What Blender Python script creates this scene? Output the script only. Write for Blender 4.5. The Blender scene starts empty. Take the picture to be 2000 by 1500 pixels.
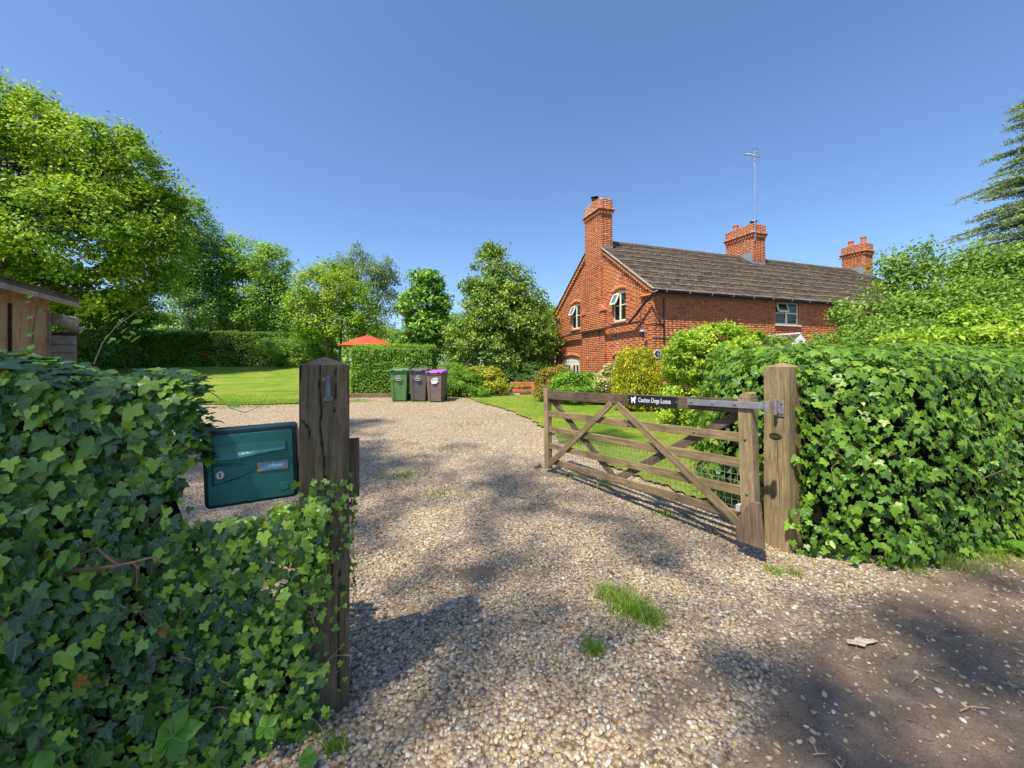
import bpy, math, random
import numpy as np
from mathutils import Vector, Matrix

R = math.radians
rng = np.random.default_rng(11)
random.seed(11)
sc = bpy.context.scene
COL = sc.collection

# ------------------------------------------------------------------ camera, sky, sun, exposure
F, CX, CY, CH = 770.0, 1000.0, 712.0, 1.45
cam = bpy.data.cameras.new('camera')
cam.sensor_width = 36.0
cam.lens = 36.0 * F / 2000.0
cam.shift_y = -(750.0 - CY) / 2000.0
cam.clip_start, cam.clip_end = 0.05, 3000.0
camo = bpy.data.objects.new('camera', cam)
COL.objects.link(camo)
camo.location = (0, 0, CH)
camo.rotation_euler = (R(90), 0, 0)
sc.camera = camo

SUN_AZ, SUN_EL = 219.0, 60.0
world = bpy.data.worlds.new('World')
sc.world = world
world.use_nodes = True
wn = world.node_tree
sky = wn.nodes.new('ShaderNodeTexSky')
sky.sky_type = 'NISHITA'
sky.sun_disc = False
sky.sun_elevation = R(SUN_EL)
sky.sun_rotation = R(SUN_AZ)
sky.altitude = 0
sky.air_density = 1.0
sky.dust_density = 1.0
sky.ozone_density = 8.0
wn.links.new(sky.outputs[0], wn.nodes['Background'].inputs[0])
wn.nodes['Background'].inputs[1].default_value = 0.113

sl = bpy.data.lights.new('sun', 'SUN')
sl.energy = 4.2
sl.angle = R(0.7)
sl.color = (1.0, 0.915, 0.77)
so = bpy.data.objects.new('sun', sl)
COL.objects.link(so)
_a, _e = R(SUN_AZ), R(SUN_EL)
SD = Vector((math.sin(_a) * math.cos(_e), math.cos(_a) * math.cos(_e), math.sin(_e)))
so.rotation_euler = SD.to_track_quat('Z', 'Y').to_euler()
so.location = SD * 60

vs = sc.view_settings
vs.view_transform = 'Standard'
vs.look = 'None'
vs.exposure = 0.90
vs.gamma = 1.0
vs.use_curve_mapping = False
sc.render.engine = 'CYCLES'
sc.cycles.max_bounces = 7
sc.cycles.diffuse_bounces = 4
sc.cycles.glossy_bounces = 3
sc.cycles.transmission_bounces = 4
sc.cycles.transparent_max_bounces = 4
sc.cycles.use_denoising = True
sc.cycles.caustics_reflective = False
sc.cycles.caustics_refractive = False

# ------------------------------------------------------------------ helpers
def px(x, y, d):
    return Vector(((x - CX) / F * d, d, CH - (y - CY) / F * d))

def sm(a, b, x):
    t = np.clip((x - a) / (b - a), 0, 1)
    return t * t * (3 - 2 * t)

_perm = np.random.default_rng(3).random((256, 256))
def vnoise(x, y):
    x = np.asarray(x, float); y = np.asarray(y, float)
    xi = np.floor(x).astype(int); yi = np.floor(y).astype(int)
    fx = x - xi; fy = y - yi
    fx = fx * fx * (3 - 2 * fx); fy = fy * fy * (3 - 2 * fy)
    g = lambda i, j: _perm[i & 255, j & 255]
    a = g(xi, yi) * (1 - fx) + g(xi + 1, yi) * fx
    b = g(xi, yi + 1) * (1 - fx) + g(xi + 1, yi + 1) * fx
    return a * (1 - fy) + b * fy

def fbm(x, y, o=4):
    s = 0; a = 0.5; t = 0
    for i in range(o):
        s = s + a * vnoise(x * 2 ** i + 17 * i, y * 2 ** i + 31 * i); t += a; a *= .5
    return s / t

def gz(x, y):
    x = np.asarray(x, float); y = np.asarray(y, float)
    z = 0.030 * np.clip(y - 3, 0, 5) + 0.012 * np.clip(y - 8, 0, 6)
    z = z + 0.066 * np.clip(y - 13, 0, 15.5) * sm(3.0, -4.0, x)
    z = z + 0.02 * (fbm(x * .9 + 5, y * .9 + 9, 2) - .5) * sm(1, 3, y)
    return z

def g1(x, y):
    return float(gz(x, y))

def prop(o, label=None, cat=None, group=None, kind=None):
    if label: o['label'] = label
    if cat: o['category'] = cat
    if group: o['group'] = group
    if kind: o['kind'] = kind
    return o

def empty(name, loc, rz=0.0, label=None, cat=None, group=None):
    o = bpy.data.objects.new(name, None)
    COL.objects.link(o)
    o.location = loc
    o.rotation_euler = (0, 0, rz)
    o.empty_display_size = .2
    return prop(o, label, cat, group)

def link(name, me, parent=None, mat=None):
    o = bpy.data.objects.new(name, me)
    COL.objects.link(o)
    if parent is not None: o.parent = parent
    if mat is not None and not me.materials: me.materials.append(mat)
    return o

def np_mesh(name, V, Fc, mat=None, smooth=False, fattr=None, pattr=None):
    V = np.asarray(V, np.float32); Fc = np.asarray(Fc, np.int32)
    me = bpy.data.meshes.new(name)
    n = Fc.shape[1]
    me.vertices.add(len(V)); me.vertices.foreach_set('co', V.ravel())
    me.loops.add(Fc.size); me.loops.foreach_set('vertex_index', Fc.ravel())
    me.polygons.add(len(Fc))
    me.polygons.foreach_set('loop_start', np.arange(0, Fc.size, n, dtype=np.int32))
    if smooth: me.polygons.foreach_set('use_smooth', np.ones(len(Fc), bool))
    for k, v in (fattr or {}).items():
        a = me.attributes.new(k, 'FLOAT', 'FACE'); a.data.foreach_set('value', np.asarray(v, np.float32))
    for k, v in (pattr or {}).items():
        a = me.attributes.new(k, 'FLOAT', 'POINT'); a.data.foreach_set('value', np.asarray(v, np.float32))
    me.update(calc_edges=True)
    if mat: me.materials.append(mat)
    return me

class MB:
    """collects boxes, prisms and tubes into one mesh"""
    def __init__(s): s.v = []; s.f = []
    def add(s, vs, fs):
        b = len(s.v); s.v += [tuple(q) for q in vs]; s.f += [tuple(i + b for i in f) for f in fs]; return s
    def box(s, x0, x1, y0, y1, z0, z1, M=None):
        p = [Vector((x, y, z)) for z in (z0, z1) for y in (y0, y1) for x in (x0, x1)]
        if M: p = [M @ q for q in p]
        return s.add(p, [(0, 2, 3, 1), (4, 5, 7, 6), (0, 1, 5, 4), (1, 3, 7, 5), (3, 2, 6, 7), (2, 0, 4, 6)])
    def prism(s, poly, y0, y1, M=None):
        """poly in (x,z), extruded along y"""
        n = len(poly)
        p = [Vector((a, y0, b)) for a, b in poly] + [Vector((a, y1, b)) for a, b in poly]
        if M: p = [M @ q for q in p]
        fs = [tuple(range(n)), tuple(range(2 * n - 1, n - 1, -1))]
        fs += [(i, i + n, (i + 1) % n + n, (i + 1) % n) for i in range(n)]
        return s.add(p, fs)
    def tube(s, pts, rad, n=6, cap=True):
        pts = [Vector(p) for p in pts]
        if not hasattr(rad, '__len__'): rad = [rad] * len(pts)
        b = len(s.v); prev = None
        for i, p in enumerate(pts):
            d = (pts[min(i + 1, len(pts) - 1)] - pts[max(i - 1, 0)])
            if d.length < 1e-9: d = Vector((0, 0, 1))
            d.normalize()
            if prev is None:
                u = d.orthogonal().normalized()
            else:
                u = (prev - d * prev.dot(d))
                u = u.normalized() if u.length > 1e-6 else d.orthogonal().normalized()
            prev = u; w = d.cross(u)
            for k in range(n):
                a = 2 * math.pi * k / n
                s.v.append(tuple(p + (u * math.cos(a) + w * math.sin(a)) * rad[i]))
        for i in range(len(pts) - 1):
            for k in range(n):
                s.f.append((b + i * n + k, b + i * n + (k + 1) % n, b + (i + 1) * n + (k + 1) % n, b + (i + 1) * n + k))
        if cap:
            s.f.append(tuple(b + k for k in range(n))[::-1])
            s.f.append(tuple(b + (len(pts) - 1) * n + k for k in range(n)))
        return s
    def lathe(s, prof, n=16, M=None):
        b = len(s.v)
        for r, z in prof:
            for k in range(n):
                a = 2 * math.pi * k / n
                q = Vector((r * math.cos(a), r * math.sin(a), z))
                s.v.append(tuple(M @ q if M else q))
        for i in range(len(prof) - 1):
            for k in range(n):
                s.f.append((b + i * n + k, b + i * n + (k + 1) % n, b + (i + 1) * n + (k + 1) % n, b + (i + 1) * n + k))
        s.f.append(tuple(b + k for k in range(n))[::-1])
        s.f.append(tuple(b + (len(prof) - 1) * n + k for k in range(n)))
        return s
    def mesh(s, name, mat=None, smooth=False):
        me = bpy.data.meshes.new(name)
        me.from_pydata(s.v, [], s.f)
        if smooth: me.polygons.foreach_set('use_smooth', [True] * len(me.polygons))
        me.update()
        if mat: me.materials.append(mat)
        return me
    def obj(s, name, mat, parent=None, bevel=0, smooth=False, seg=2):
        o = link(name, s.mesh(name, mat, smooth), parent)
        if bevel:
            m = o.modifiers.new('bevel', 'BEVEL'); m.width = bevel; m.segments = seg; m.limit_method = 'ANGLE'; m.angle_limit = R(40)
        return o

def text_mesh(name, body, size, mat, parent, M, extrude=.0006, sx=1.0):
    cu = bpy.data.curves.new(name, 'FONT'); cu.body = body; cu.size = size; cu.extrude = extrude
    cu.align_x = 'CENTER'; cu.align_y = 'CENTER'; cu.resolution_u = 3
    t = bpy.data.objects.new(name, cu); COL.objects.link(t)
    dg = bpy.context.evaluated_depsgraph_get()
    me = bpy.data.meshes.new_from_object(t.evaluated_get(dg))
    bpy.data.objects.remove(t); bpy.data.curves.remove(cu)
    me.transform(Matrix.Diagonal((sx, 1, 1, 1))); me.transform(M)
    me.materials.clear(); me.materials.append(mat)
    return link(name, me, parent)

# ------------------------------------------------------------------ materials
def newmat(name, rough=.7, spec=.3, col=(.5, .5, .5), metal=0):
    m = bpy.data.materials.new(name); m.use_nodes = True
    b = m.node_tree.nodes['Principled BSDF']
    b.inputs['Base Color'].default_value = (*col, 1); b.inputs['Roughness'].default_value = rough
    b.inputs['Specular IOR Level'].default_value = spec; b.inputs['Metallic'].default_value = metal
    return m, m.node_tree, b

def nd(nt, t, **k):
    n = nt.nodes.new(t)
    for a, v in k.items(): setattr(n, a, v)
    return n

def ramp(nt, fac, stops, interp='LINEAR'):
    r = nd(nt, 'ShaderNodeValToRGB'); r.color_ramp.interpolation = interp
    e = r.color_ramp.elements
    while len(e) < len(stops): e.new(0.5)
    for i, (p, c) in enumerate(stops):
        e[i].position = p; e[i].color = (*c, 1) if len(c) == 3 else c
    if fac is not None: nt.links.new(fac, r.inputs[0])
    return r.outputs[0]

def noise(nt, vec, scale, detail=4, rough=.55, dist=0):
    n = nd(nt, 'ShaderNodeTexNoise'); n.inputs['Scale'].default_value = scale
    n.inputs['Detail'].default_value = detail; n.inputs['Roughness'].default_value = rough
    n.inputs['Distortion'].default_value = dist
    if vec is not None: nt.links.new(vec, n.inputs['Vector'])
    return n.outputs[0]

def mapping(nt, scale=(1, 1, 1), out='Object', rot=(0, 0, 0)):
    t = nd(nt, 'ShaderNodeTexCoord'); m = nd(nt, 'ShaderNodeMapping')
    m.inputs['Scale'].default_value = scale; m.inputs['Rotation'].default_value = rot
    nt.links.new(t.outputs[out], m.inputs[0]); return m.outputs[0]

def mixc(nt, a, b, f, mode='MIX'):
    m = nd(nt, 'ShaderNodeMix', data_type='RGBA', blend_type=mode)
    for v, i in ((f, 0), (a, 6), (b, 7)):
        if hasattr(v, 'is_linked') or hasattr(v, 'links'): nt.links.new(v, m.inputs[i])
        elif i == 0: m.inputs[0].default_value = v
        else: m.inputs[i].default_value = (*v, 1)
    return m.outputs[2]

def math_(nt, op, a, b=None, c=None):
    m = nd(nt, 'ShaderNodeMath', operation=op)
    for i, v in enumerate((a, b, c)):
        if v is None: continue
        if hasattr(v, 'links'): nt.links.new(v, m.inputs[i])
        else: m.inputs[i].default_value = v
    return m.outputs[0]

def bump(nt, b, h, strength=.3, dist=.01):
    n = nd(nt, 'ShaderNodeBump'); n.inputs['Strength'].default_value = strength; n.inputs['Distance'].default_value = dist
    nt.links.new(h, n.inputs['Height']); nt.links.new(n.outputs[0], b.inputs['Normal'])

def attr(nt, name):
    a = nd(nt, 'ShaderNodeAttribute'); a.attribute_name = name; return a.outputs['Fac']

def rnd_fac(nt):
    oi = nd(nt, 'ShaderNodeObjectInfo')
    return math_(nt, 'FRACT', math_(nt, 'ADD', attr(nt, 'rnd'), oi.outputs['Random']))

def leaf_mat(name, stops, trans=.3, rough=.5, spec=.35, tcol=None, vein=False, objrnd=False):
    m, nt, b = newmat(name, rough, spec)
    f = rnd_fac(nt) if objrnd else attr(nt, 'rnd')
    c = ramp(nt, f, stops)
    if vein:
        v = math_(nt, 'POWER', attr(nt, 'vein'), 22.0)
        c = mixc(nt, c, (.30, .42, .16), math_(nt, 'MULTIPLY', v, .55))
        bl = noise(nt, mapping(nt, (1, 1, 1)), 60, 3)
        c = mixc(nt, c, (.5, .5, .5), math_(nt, 'MULTIPLY', bl, .12), 'OVERLAY')
    nt.links.new(c, b.inputs['Base Color'])
    t = nd(nt, 'ShaderNodeBsdfTranslucent')
    tc = mixc(nt, c, tcol or (.9, 1.0, .25), .5, 'OVERLAY') if tcol else mixc(nt, c, (.35, .55, .03), .35)
    nt.links.new(tc, t.inputs[0])
    mx = nd(nt, 'ShaderNodeMixShader'); mx.inputs[0].default_value = trans
    nt.links.new(b.outputs[0], mx.inputs[1]); nt.links.new(t.outputs[0], mx.inputs[2])
    nt.links.new(mx.outputs[0], nt.nodes['Material Output'].inputs[0])
    return m

def wood_mat(name, dark, light, axis='x', algae=0.0, rough=.85, worn=None):
    m, nt, b = newmat(name, rough, .2)
    s = {'x': (.7, 9, 9), 'z': (9, 9, .7), 'y': (9, .7, 9)}[axis]
    oi = nd(nt, 'ShaderNodeObjectInfo')
    t = nd(nt, 'ShaderNodeTexCoord'); mp = nd(nt, 'ShaderNodeMapping'); mp.inputs['Scale'].default_value = s
    nt.links.new(t.outputs['Object'], mp.inputs[0])
    off = nd(nt, 'ShaderNodeVectorMath', operation='SCALE'); off.inputs[0].default_value = (13, 7, 19)
    nt.links.new(oi.outputs['Random'], off.inputs['Scale']); nt.links.new(off.outputs[0], mp.inputs['Location'])
    v = mp.outputs[0]
    g = noise(nt, v, 6, 8, .65, .6)
    c = ramp(nt, g, [(.3, dark), (.52, [(a + q) / 2 for a, q in zip(dark, light)]), (.72, light)])
    blot = noise(nt, t.outputs['Object'], 5, 4)
    c = mixc(nt, c, [x * .45 for x in dark], math_(nt, 'MULTIPLY', ramp(nt, blot, [(.5, (0, 0, 0)), (.75, (1, 1, 1))]), .6))
    if algae:
        al = noise(nt, t.outputs['Object'], 3.3, 5)
        c = mixc(nt, c, (.11, .12, .03), math_(nt, 'MULTIPLY', ramp(nt, al, [(.48, (0, 0, 0)), (.7, (1, 1, 1))]), algae))
    fine = noise(nt, v, 26, 4, .7)
    c = mixc(nt, c, (.5, .5, .5), math_(nt, 'MULTIPLY', math_(nt, 'SUBTRACT', fine, .3), .5), 'SOFT_LIGHT')
    cr = attr(nt, 'crack')
    c = mixc(nt, c, (.012, .009, .007), cr)
    nt.links.new(c, b.inputs['Base Color'])
    bump(nt, b, math_(nt, 'ADD', g, math_(nt, 'MULTIPLY', fine, .5)), .55, .004)
    return m

M = {}
# ground
def ground_mats():
    # bare earth and gravel of the drive
    m, nt, b = newmat('drive_gravel', .9, .2)
    p = mapping(nt)
    vo = nd(nt, 'ShaderNodeTexVoronoi'); vo.inputs['Scale'].default_value = 60; nt.links.new(p, vo.inputs['Vector'])
    sep = nd(nt, 'ShaderNodeSeparateColor'); nt.links.new(vo.outputs['Color'], sep.inputs[0])
    peb = ramp(nt, sep.outputs[0], PEB, 'CONSTANT')
    shade = ramp(nt, vo.outputs['Distance'], [(.0, (1, 1, 1)), (.55, (.75, .72, .7)), (.8, (.3, .26, .22))])
    peb = mixc(nt, peb, shade, 1.0, 'MULTIPLY')
    n1 = noise(nt, p, 9, 8, .7); n2 = noise(nt, p, 120, 5, .7)
    earth = ramp(nt, n1, [(.3, (.125, .09, .064)), (.55, (.20, .146, .106)), (.75, (.29, .22, .165))])
    earth = mixc(nt, earth, ramp(nt, n2, [(.3, (.12, .12, .12)), (.7, (.85, .85, .85))]), .75, 'SOFT_LIGHT')
    nt.links.new(mixc(nt, peb, earth, attr(nt, 'dirt')), b.inputs['Base Color'])
    h = math_(nt, 'MULTIPLY_ADD', vo.outputs['Distance'], math_(nt, 'SUBTRACT', math_(nt, 'MULTIPLY', attr(nt, 'dirt'), .9), 1.0), math_(nt, 'MULTIPLY', n2, .6))
    bump(nt, b, h, .8, .012)
    M['drive'] = m
    m, nt, b = newmat('far_ground', .95, .1)
    p = mapping(nt)
    nt.links.new(ramp(nt, noise(nt, p, .6, 6), [(.3, (.035, .06, .015)), (.7, (.08, .10, .03))]), b.inputs['Base Color'])
    M['ground'] = m
    m, nt, b = newmat('lawn_turf', .95, .1)
    p = mapping(nt); t2 = mapping(nt, (1, .35, 1))
    n1 = noise(nt, p, .9, 6, .65); n2 = noise(nt, p, 34, 6, .75); n3 = noise(nt, t2, 5, 3)
    c = ramp(nt, n2, [(.25, (.065, .125, .012)), (.5, (.125, .215, .018)), (.75, (.21, .30, .028))])
    c = mixc(nt, c, (.30, .29, .06), math_(nt, 'MULTIPLY', ramp(nt, n1, [(.40, (0, 0, 0)), (.68, (1, 1, 1))]), .75))
    wv = noise(nt, mapping(nt, (.02, 2.2, 1), rot=(0, 0, R(8))), 1.0, 2)
    c = mixc(nt, c, (.05, .11, .01), math_(nt, 'MULTIPLY', ramp(nt, wv, [(.42, (0, 0, 0)), (.6, (1, 1, 1))]), .25))
    c = mixc(nt, c, (.5, .5, .5), math_(nt, 'MULTIPLY', n3, .4), 'SOFT_LIGHT')
    nt.links.new(c, b.inputs['Base Color']); bump(nt, b, n2, .7, .03)
    M['lawn'] = m
    m, nt, b = newmat('bed_soil', .95, .1)
    p = mapping(nt)
    nt.links.new(ramp(nt, noise(nt, p, 12, 6, .7), [(.3, (.03, .02, .014)), (.7, (.09, .06, .04))]), b.inputs['Base Color'])
    bump(nt, b, noise(nt, p, 40, 4), .8, .02)
    M['soil'] = m

PEB = [(0, (0.430, 0.335, 0.211)), (.16, (0.533, 0.426, 0.282)), (.32, (0.361, 0.261, 0.167)), (.42, (0.568, 0.496, 0.370)), (.56, (0.473, 0.374, 0.242)),
       (.70, (0.241, 0.217, 0.202)), (.76, (0.396, 0.339, 0.273)), (.85, (0.327, 0.200, 0.123)), (.90, (0.636, 0.583, 0.484)), (.96, (0.172, 0.174, 0.189))]
ground_mats()

m, nt, b = newmat('pebble', .75, .3)
c = ramp(nt, attr(nt, 'rnd'), PEB, 'CONSTANT')
n = noise(nt, mapping(nt), 90, 4, .7)
c = mixc(nt, c, (.12, .09, .07), math_(nt, 'MULTIPLY', ramp(nt, n, [(.45, (0, 0, 0)), (.8, (1, 1, 1))]), .45))
nt.links.new(c, b.inputs['Base Color'])
M['pebble'] = m

m, nt, b = newmat('brick', .88, .2)
p = mapping(nt)
c = ramp(nt, rnd_fac(nt), [(0, (.46, .155, .065)), (.2, (.53, .195, .085)), (.45, (.48, .165, .07)), (.7, (.55, .215, .10)), (.86, (.40, .125, .06)), (.95, (.30, .10, .06)), (1, (.52, .23, .125))])
n1 = noise(nt, p, 30, 5, .7); n2 = noise(nt, p, 1.1, 5, .6)
c = mixc(nt, c, (.5, .5, .5), math_(nt, 'MULTIPLY', n1, .6), 'SOFT_LIGHT')
c = mixc(nt, c, (.25, .09, .05), math_(nt, 'MULTIPLY', ramp(nt, n2, [(.45, (0, 0, 0)), (.8, (1, 1, 1))]), .5))
c = mixc(nt, c, (.75, .66, .58), math_(nt, 'MULTIPLY', attr(nt, 'lime'), ramp(nt, n1, [(.35, (0, 0, 0)), (.6, (1, 1, 1))])))
nt.links.new(c, b.inputs['Base Color']); bump(nt, b, n1, .5, .004)
M['brick'] = m
m, nt, b = newmat('mortar', .95, .1)
nt.links.new(ramp(nt, noise(nt, mapping(nt), 25, 4), [(.3, (.32, .145, .078)), (.7, (.40, .215, .135))]), b.inputs['Base Color'])
M['mortar'] = m

m, nt, b = newmat('roof_tile', .9, .2)
p = mapping(nt)
c = ramp(nt, attr(nt, 'rnd'), [(0, (.072, .050, .043)), (.35, (.108, .078, .068)), (.7, (.148, .108, .092)), (1, (.09, .06, .05))])
l1 = noise(nt, p, 1.4, 6, .7); l2 = noise(nt, p, 14, 5, .7)
lm = math_(nt, 'MULTIPLY', ramp(nt, l1, [(.42, (0, 0, 0)), (.62, (1, 1, 1))]), ramp(nt, l2, [(.45, (0, 0, 0)), (.62, (1, 1, 1))]))
c = mixc(nt, c, (.30, .27, .13), math_(nt, 'MULTIPLY', lm, .75))
c = mixc(nt, c, (.36, .33, .27), math_(nt, 'MULTIPLY', attr(nt, 'lime'), ramp(nt, l2, [(.3, (.2, .2, .2)), (.6, (1, 1, 1))])))
nt.links.new(c, b.inputs['Base Color']); bump(nt, b, l2, .4, .006)
M['tile'] = m

def plain(key, col, rough=.6, spec=.4, metal=0, var=.25, scale=18, dirt=None):
    m, nt, b = newmat(key, rough, spec, col, metal)
    p = mapping(nt)
    n = noise(nt, p, scale, 5, .65)
    c = ramp(nt, n, [(.3, [x * (1 - var) for x in col]), (.7, [min(1, x * (1 + var)) for x in col])])
    if dirt:
        n2 = noise(nt, p, scale * .3, 6, .7)
        c = mixc(nt, c, dirt, math_(nt, 'MULTIPLY', ramp(nt, n2, [(.45, (0, 0, 0)), (.75, (1, 1, 1))]), .5))
    nt.links.new(c, b.inputs['Base Color'])
    r = math_(nt, 'MULTIPLY_ADD', n, .3, rough - .15); nt.links.new(r, b.inputs['Roughness'])
    M[key] = m
    return m

plain('cream_paint', (.72, .69, .56), .45, .4, var=.06)
plain('black_pipe', (.018, .018, .02), .4, .5)
plain('lead', (.22, .24, .27), .5, .4, var=.2)
plain('terracotta', (.50, .17, .085), .8, .2)
plain('steel', (.52, .53, .56), .35, .5, .85, var=.12)
plain('rusty_steel', (.33, .32, .33), .55, .4, .5, var=.3, scale=30, dirt=(.16, .08, .05))
plain('bolt', (.20, .16, .13), .6, .4, .4)
plain('wire', (.42, .45, .42), .5, .5, .6)
plain('dark_wire', (.05, .06, .05), .6, .4)
plain('mailbox_green', (0.018, 0.158, 0.128), .42, .45, var=.15, scale=30, dirt=(.045, .13, .10))
plain('mailbox_dark', (.008, .032, .034), .45, .4, var=.2)
plain('mailbox_flap', (0.022, 0.176, 0.155), .35, .5, var=.15, scale=30, dirt=(.06, .15, .13))
plain('label_card', (.36, .30, .17), .6, .3, var=.35, scale=60)
plain('label_blue', (.10, .33, .58), .4, .4, var=.2, scale=60)
plain('white', (.80, .80, .78), .5, .4, var=.05)
plain('sign_black', (.012, .014, .022), .45, .4, var=.3)
plain('sign_white', (.75, .76, .72), .5, .3, var=.1)
plain('plaque_blue', (.012, .03, .10), .35, .5)
plain('bin_green', (.09, .205, .07), .5, .35, var=.18, scale=8)
plain('bin_black', (.11, .10, .097), .55, .35, var=.2, scale=8)
plain('bin_brown', (.165, .125, .11), .55, .35, var=.2, scale=8)
plain('bin_purple', (.42, .10, .62), .45, .4, var=.08)
plain('bin_emblem', (.42, .44, .44), .6, .3, var=.5, scale=70)
plain('rubber', (.02, .02, .02), .8, .2)
plain('parasol', (.72, .075, .04), .8, .15, var=.08, scale=6)
plain('pole_wood', (.30, .19, .10), .6, .3)
plain('stone', (.30, .25, .19), .9, .2, var=.4, scale=14)
plain('pale_stone', (.46, .43, .38), .9, .2, var=.25, scale=10)
plain('bark', (.11, .085, .06), .95, .1, var=.45, scale=14)
plain('bark_grey', (.17, .14, .11), .95, .1, var=.4, scale=14)
plain('stem_brown', (.17, .115, .075), .85, .2, var=.4, scale=30)
plain('twig_dark', (.06, .042, .03), .9, .1, var=.4, scale=20)
plain('hedge_core', (.014, .017, .009), 1, 0, var=.3)  # near-black, the shade inside the hedges put into the colour
plain('straw', (.50, .40, .22), .8, .2)
plain('dead_leaf', (.50, .42, .31), .85, .2, var=.35, scale=40)
plain('rose_red', (.62, .03, .06), .6, .3)
plain('pole_timber', (.20, .165, .12), .9, .2, var=.35)
plain('concrete', (.30, .27, .21), .9, .2, var=.2)
mg, ntg, bg = newmat('window_glass', .06, .6, (.02, .026, .018)); M['glass'] = mg
mg2, ntg2, bg2 = newmat('sky_glass', .05, .9, (.10, .14, .2)); M['glass_open'] = mg2

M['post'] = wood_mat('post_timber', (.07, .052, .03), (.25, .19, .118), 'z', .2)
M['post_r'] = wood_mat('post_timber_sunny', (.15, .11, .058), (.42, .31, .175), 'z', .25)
M['gate'] = wood_mat('gate_timber', (.11, .078, .042), (.38, .275, .155), 'x', .3)
M['gate_dark'] = wood_mat('gate_rail_dark', (.05, .036, .026), (.20, .145, .095), 'x', .15)
M['gate_z'] = wood_mat('gate_stile_timber', (.15, .108, .058), (.43, .315, .18), 'z', .25)
M['kick'] = wood_mat('kick_board_timber', (.10, .066, .042), (.30, .205, .135), 'z', .0)
M['shed'] = wood_mat('shed_board', (.27, .17, .09), (.58, .40, .24), 'z', .0)
M['shiplap'] = wood_mat('shiplap_board', (.20, .165, .12), (.48, .42, .32), 'x', .1)
M['shedroof'] = wood_mat('shed_roof', (.05, .042, .034), (.17, .14, .11), 'x', .3)
M['sleeper'] = wood_mat('sleeper', (.10, .065, .04), (.28, .19, .12), 'x', .1)

G = lambda *s: [(i / (len(s) - 1), c) for i, c in enumerate(s)]
M['l_oak'] = leaf_mat('leaf_oak', G((0.082, 0.170, 0.015), (0.181, 0.328, 0.022), (0.335, 0.498, 0.028), (0.560, 0.655, 0.045)), 0.42)
M['l_grey'] = leaf_mat('leaf_greygreen', G((0.109, 0.215, 0.064), (0.217, 0.373, 0.114), (0.406, 0.574, 0.183)), 0.40)
M['l_row'] = leaf_mat('leaf_row', G((0.116, 0.235, 0.034), (0.239, 0.438, 0.053), (0.482, 0.673, 0.085)), 0.42)
M['l_maple'] = leaf_mat('leaf_maple', G((0.129, 0.249, 0.021), (0.241, 0.413, 0.028), (0.378, 0.533, 0.037), (0.482, 0.516, 0.068)), 0.42)
M['l_willow'] = leaf_mat('leaf_willow', G((0.088, 0.156, 0.058), (0.176, 0.264, 0.108), (0.293, 0.390, 0.176)), 0.40)
M['l_syc'] = leaf_mat('leaf_sycamore', G((0.075, 0.202, 0.033), (0.154, 0.349, 0.050), (0.341, 0.565, 0.075)), 0.36, .42)
M['l_holly'] = leaf_mat('leaf_holly', G((0.072, 0.147, 0.025), (0.152, 0.281, 0.039), (0.305, 0.432, 0.064), (0.482, 0.560, 0.107)), 0.32, .4)
M['l_bush'] = leaf_mat('leaf_bush', G((0.098, 0.227, 0.022), (0.179, 0.374, 0.033), (0.309, 0.504, 0.049)), 0.40)
M['l_yellow'] = leaf_mat('leaf_yellow', G((.26, .29, .02), (.42, .44, .03), (.58, .56, .06)), .3)
M['l_conifer'] = leaf_mat('leaf_golden_conifer', G((0.195, 0.247, 0.012), (0.405, 0.420, 0.015), (0.630, 0.570, 0.021)), .25)
M['l_cream'] = leaf_mat('leaf_cream', G((.36, .38, .10), (.62, .60, .26), (.75, .70, .38)), .25)
M['l_privet'] = leaf_mat('leaf_privet', G((0.167, 0.305, 0.022), (0.333, 0.504, 0.034), (0.552, 0.670, 0.072)), 0.40)
M['l_rust'] = leaf_mat('leaf_rust', G((.12, .17, .02), (.30, .27, .04), (.46, .24, .05)), .3)
M['l_hedge'] = leaf_mat('leaf_hedge', G((0.045, 0.109, 0.019), (0.102, 0.218, 0.028), (0.228, 0.371, 0.040)), 0.34)
M['l_hedge2'] = leaf_mat('leaf_beech_hedge', G((0.097, 0.210, 0.022), (0.180, 0.346, 0.030), (0.300, 0.466, 0.053)), 0.38)
M['l_cedar'] = leaf_mat('leaf_cedar', G((0.135, 0.237, 0.114), (0.288, 0.420, 0.192), (0.535, 0.649, 0.288)), 0.30, .6)
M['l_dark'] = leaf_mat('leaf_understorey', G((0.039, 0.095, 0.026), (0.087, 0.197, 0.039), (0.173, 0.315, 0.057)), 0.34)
M['l_haw'] = leaf_mat('leaf_hawthorn', G((0.087, 0.184, 0.022), (0.158, 0.306, 0.033), (0.264, 0.426, 0.055), (0.356, 0.483, 0.099)), 0.42)
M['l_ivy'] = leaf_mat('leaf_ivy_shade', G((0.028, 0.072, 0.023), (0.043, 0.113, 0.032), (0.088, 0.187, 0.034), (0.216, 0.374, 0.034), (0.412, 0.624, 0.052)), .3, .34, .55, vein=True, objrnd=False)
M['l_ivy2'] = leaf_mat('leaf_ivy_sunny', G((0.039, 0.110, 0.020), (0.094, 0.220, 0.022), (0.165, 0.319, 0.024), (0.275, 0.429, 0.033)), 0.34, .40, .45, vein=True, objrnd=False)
M['l_ivyold'] = leaf_mat('leaf_ivy_yellowed', G((.30, .20, .02), (.28, .12, .03)), .2, .4, .4)
M['l_fresh'] = leaf_mat('leaf_fresh', G((0.081, 0.216, 0.018), (0.126, 0.297, 0.027)), .3, .45, .4, vein=True)
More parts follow.
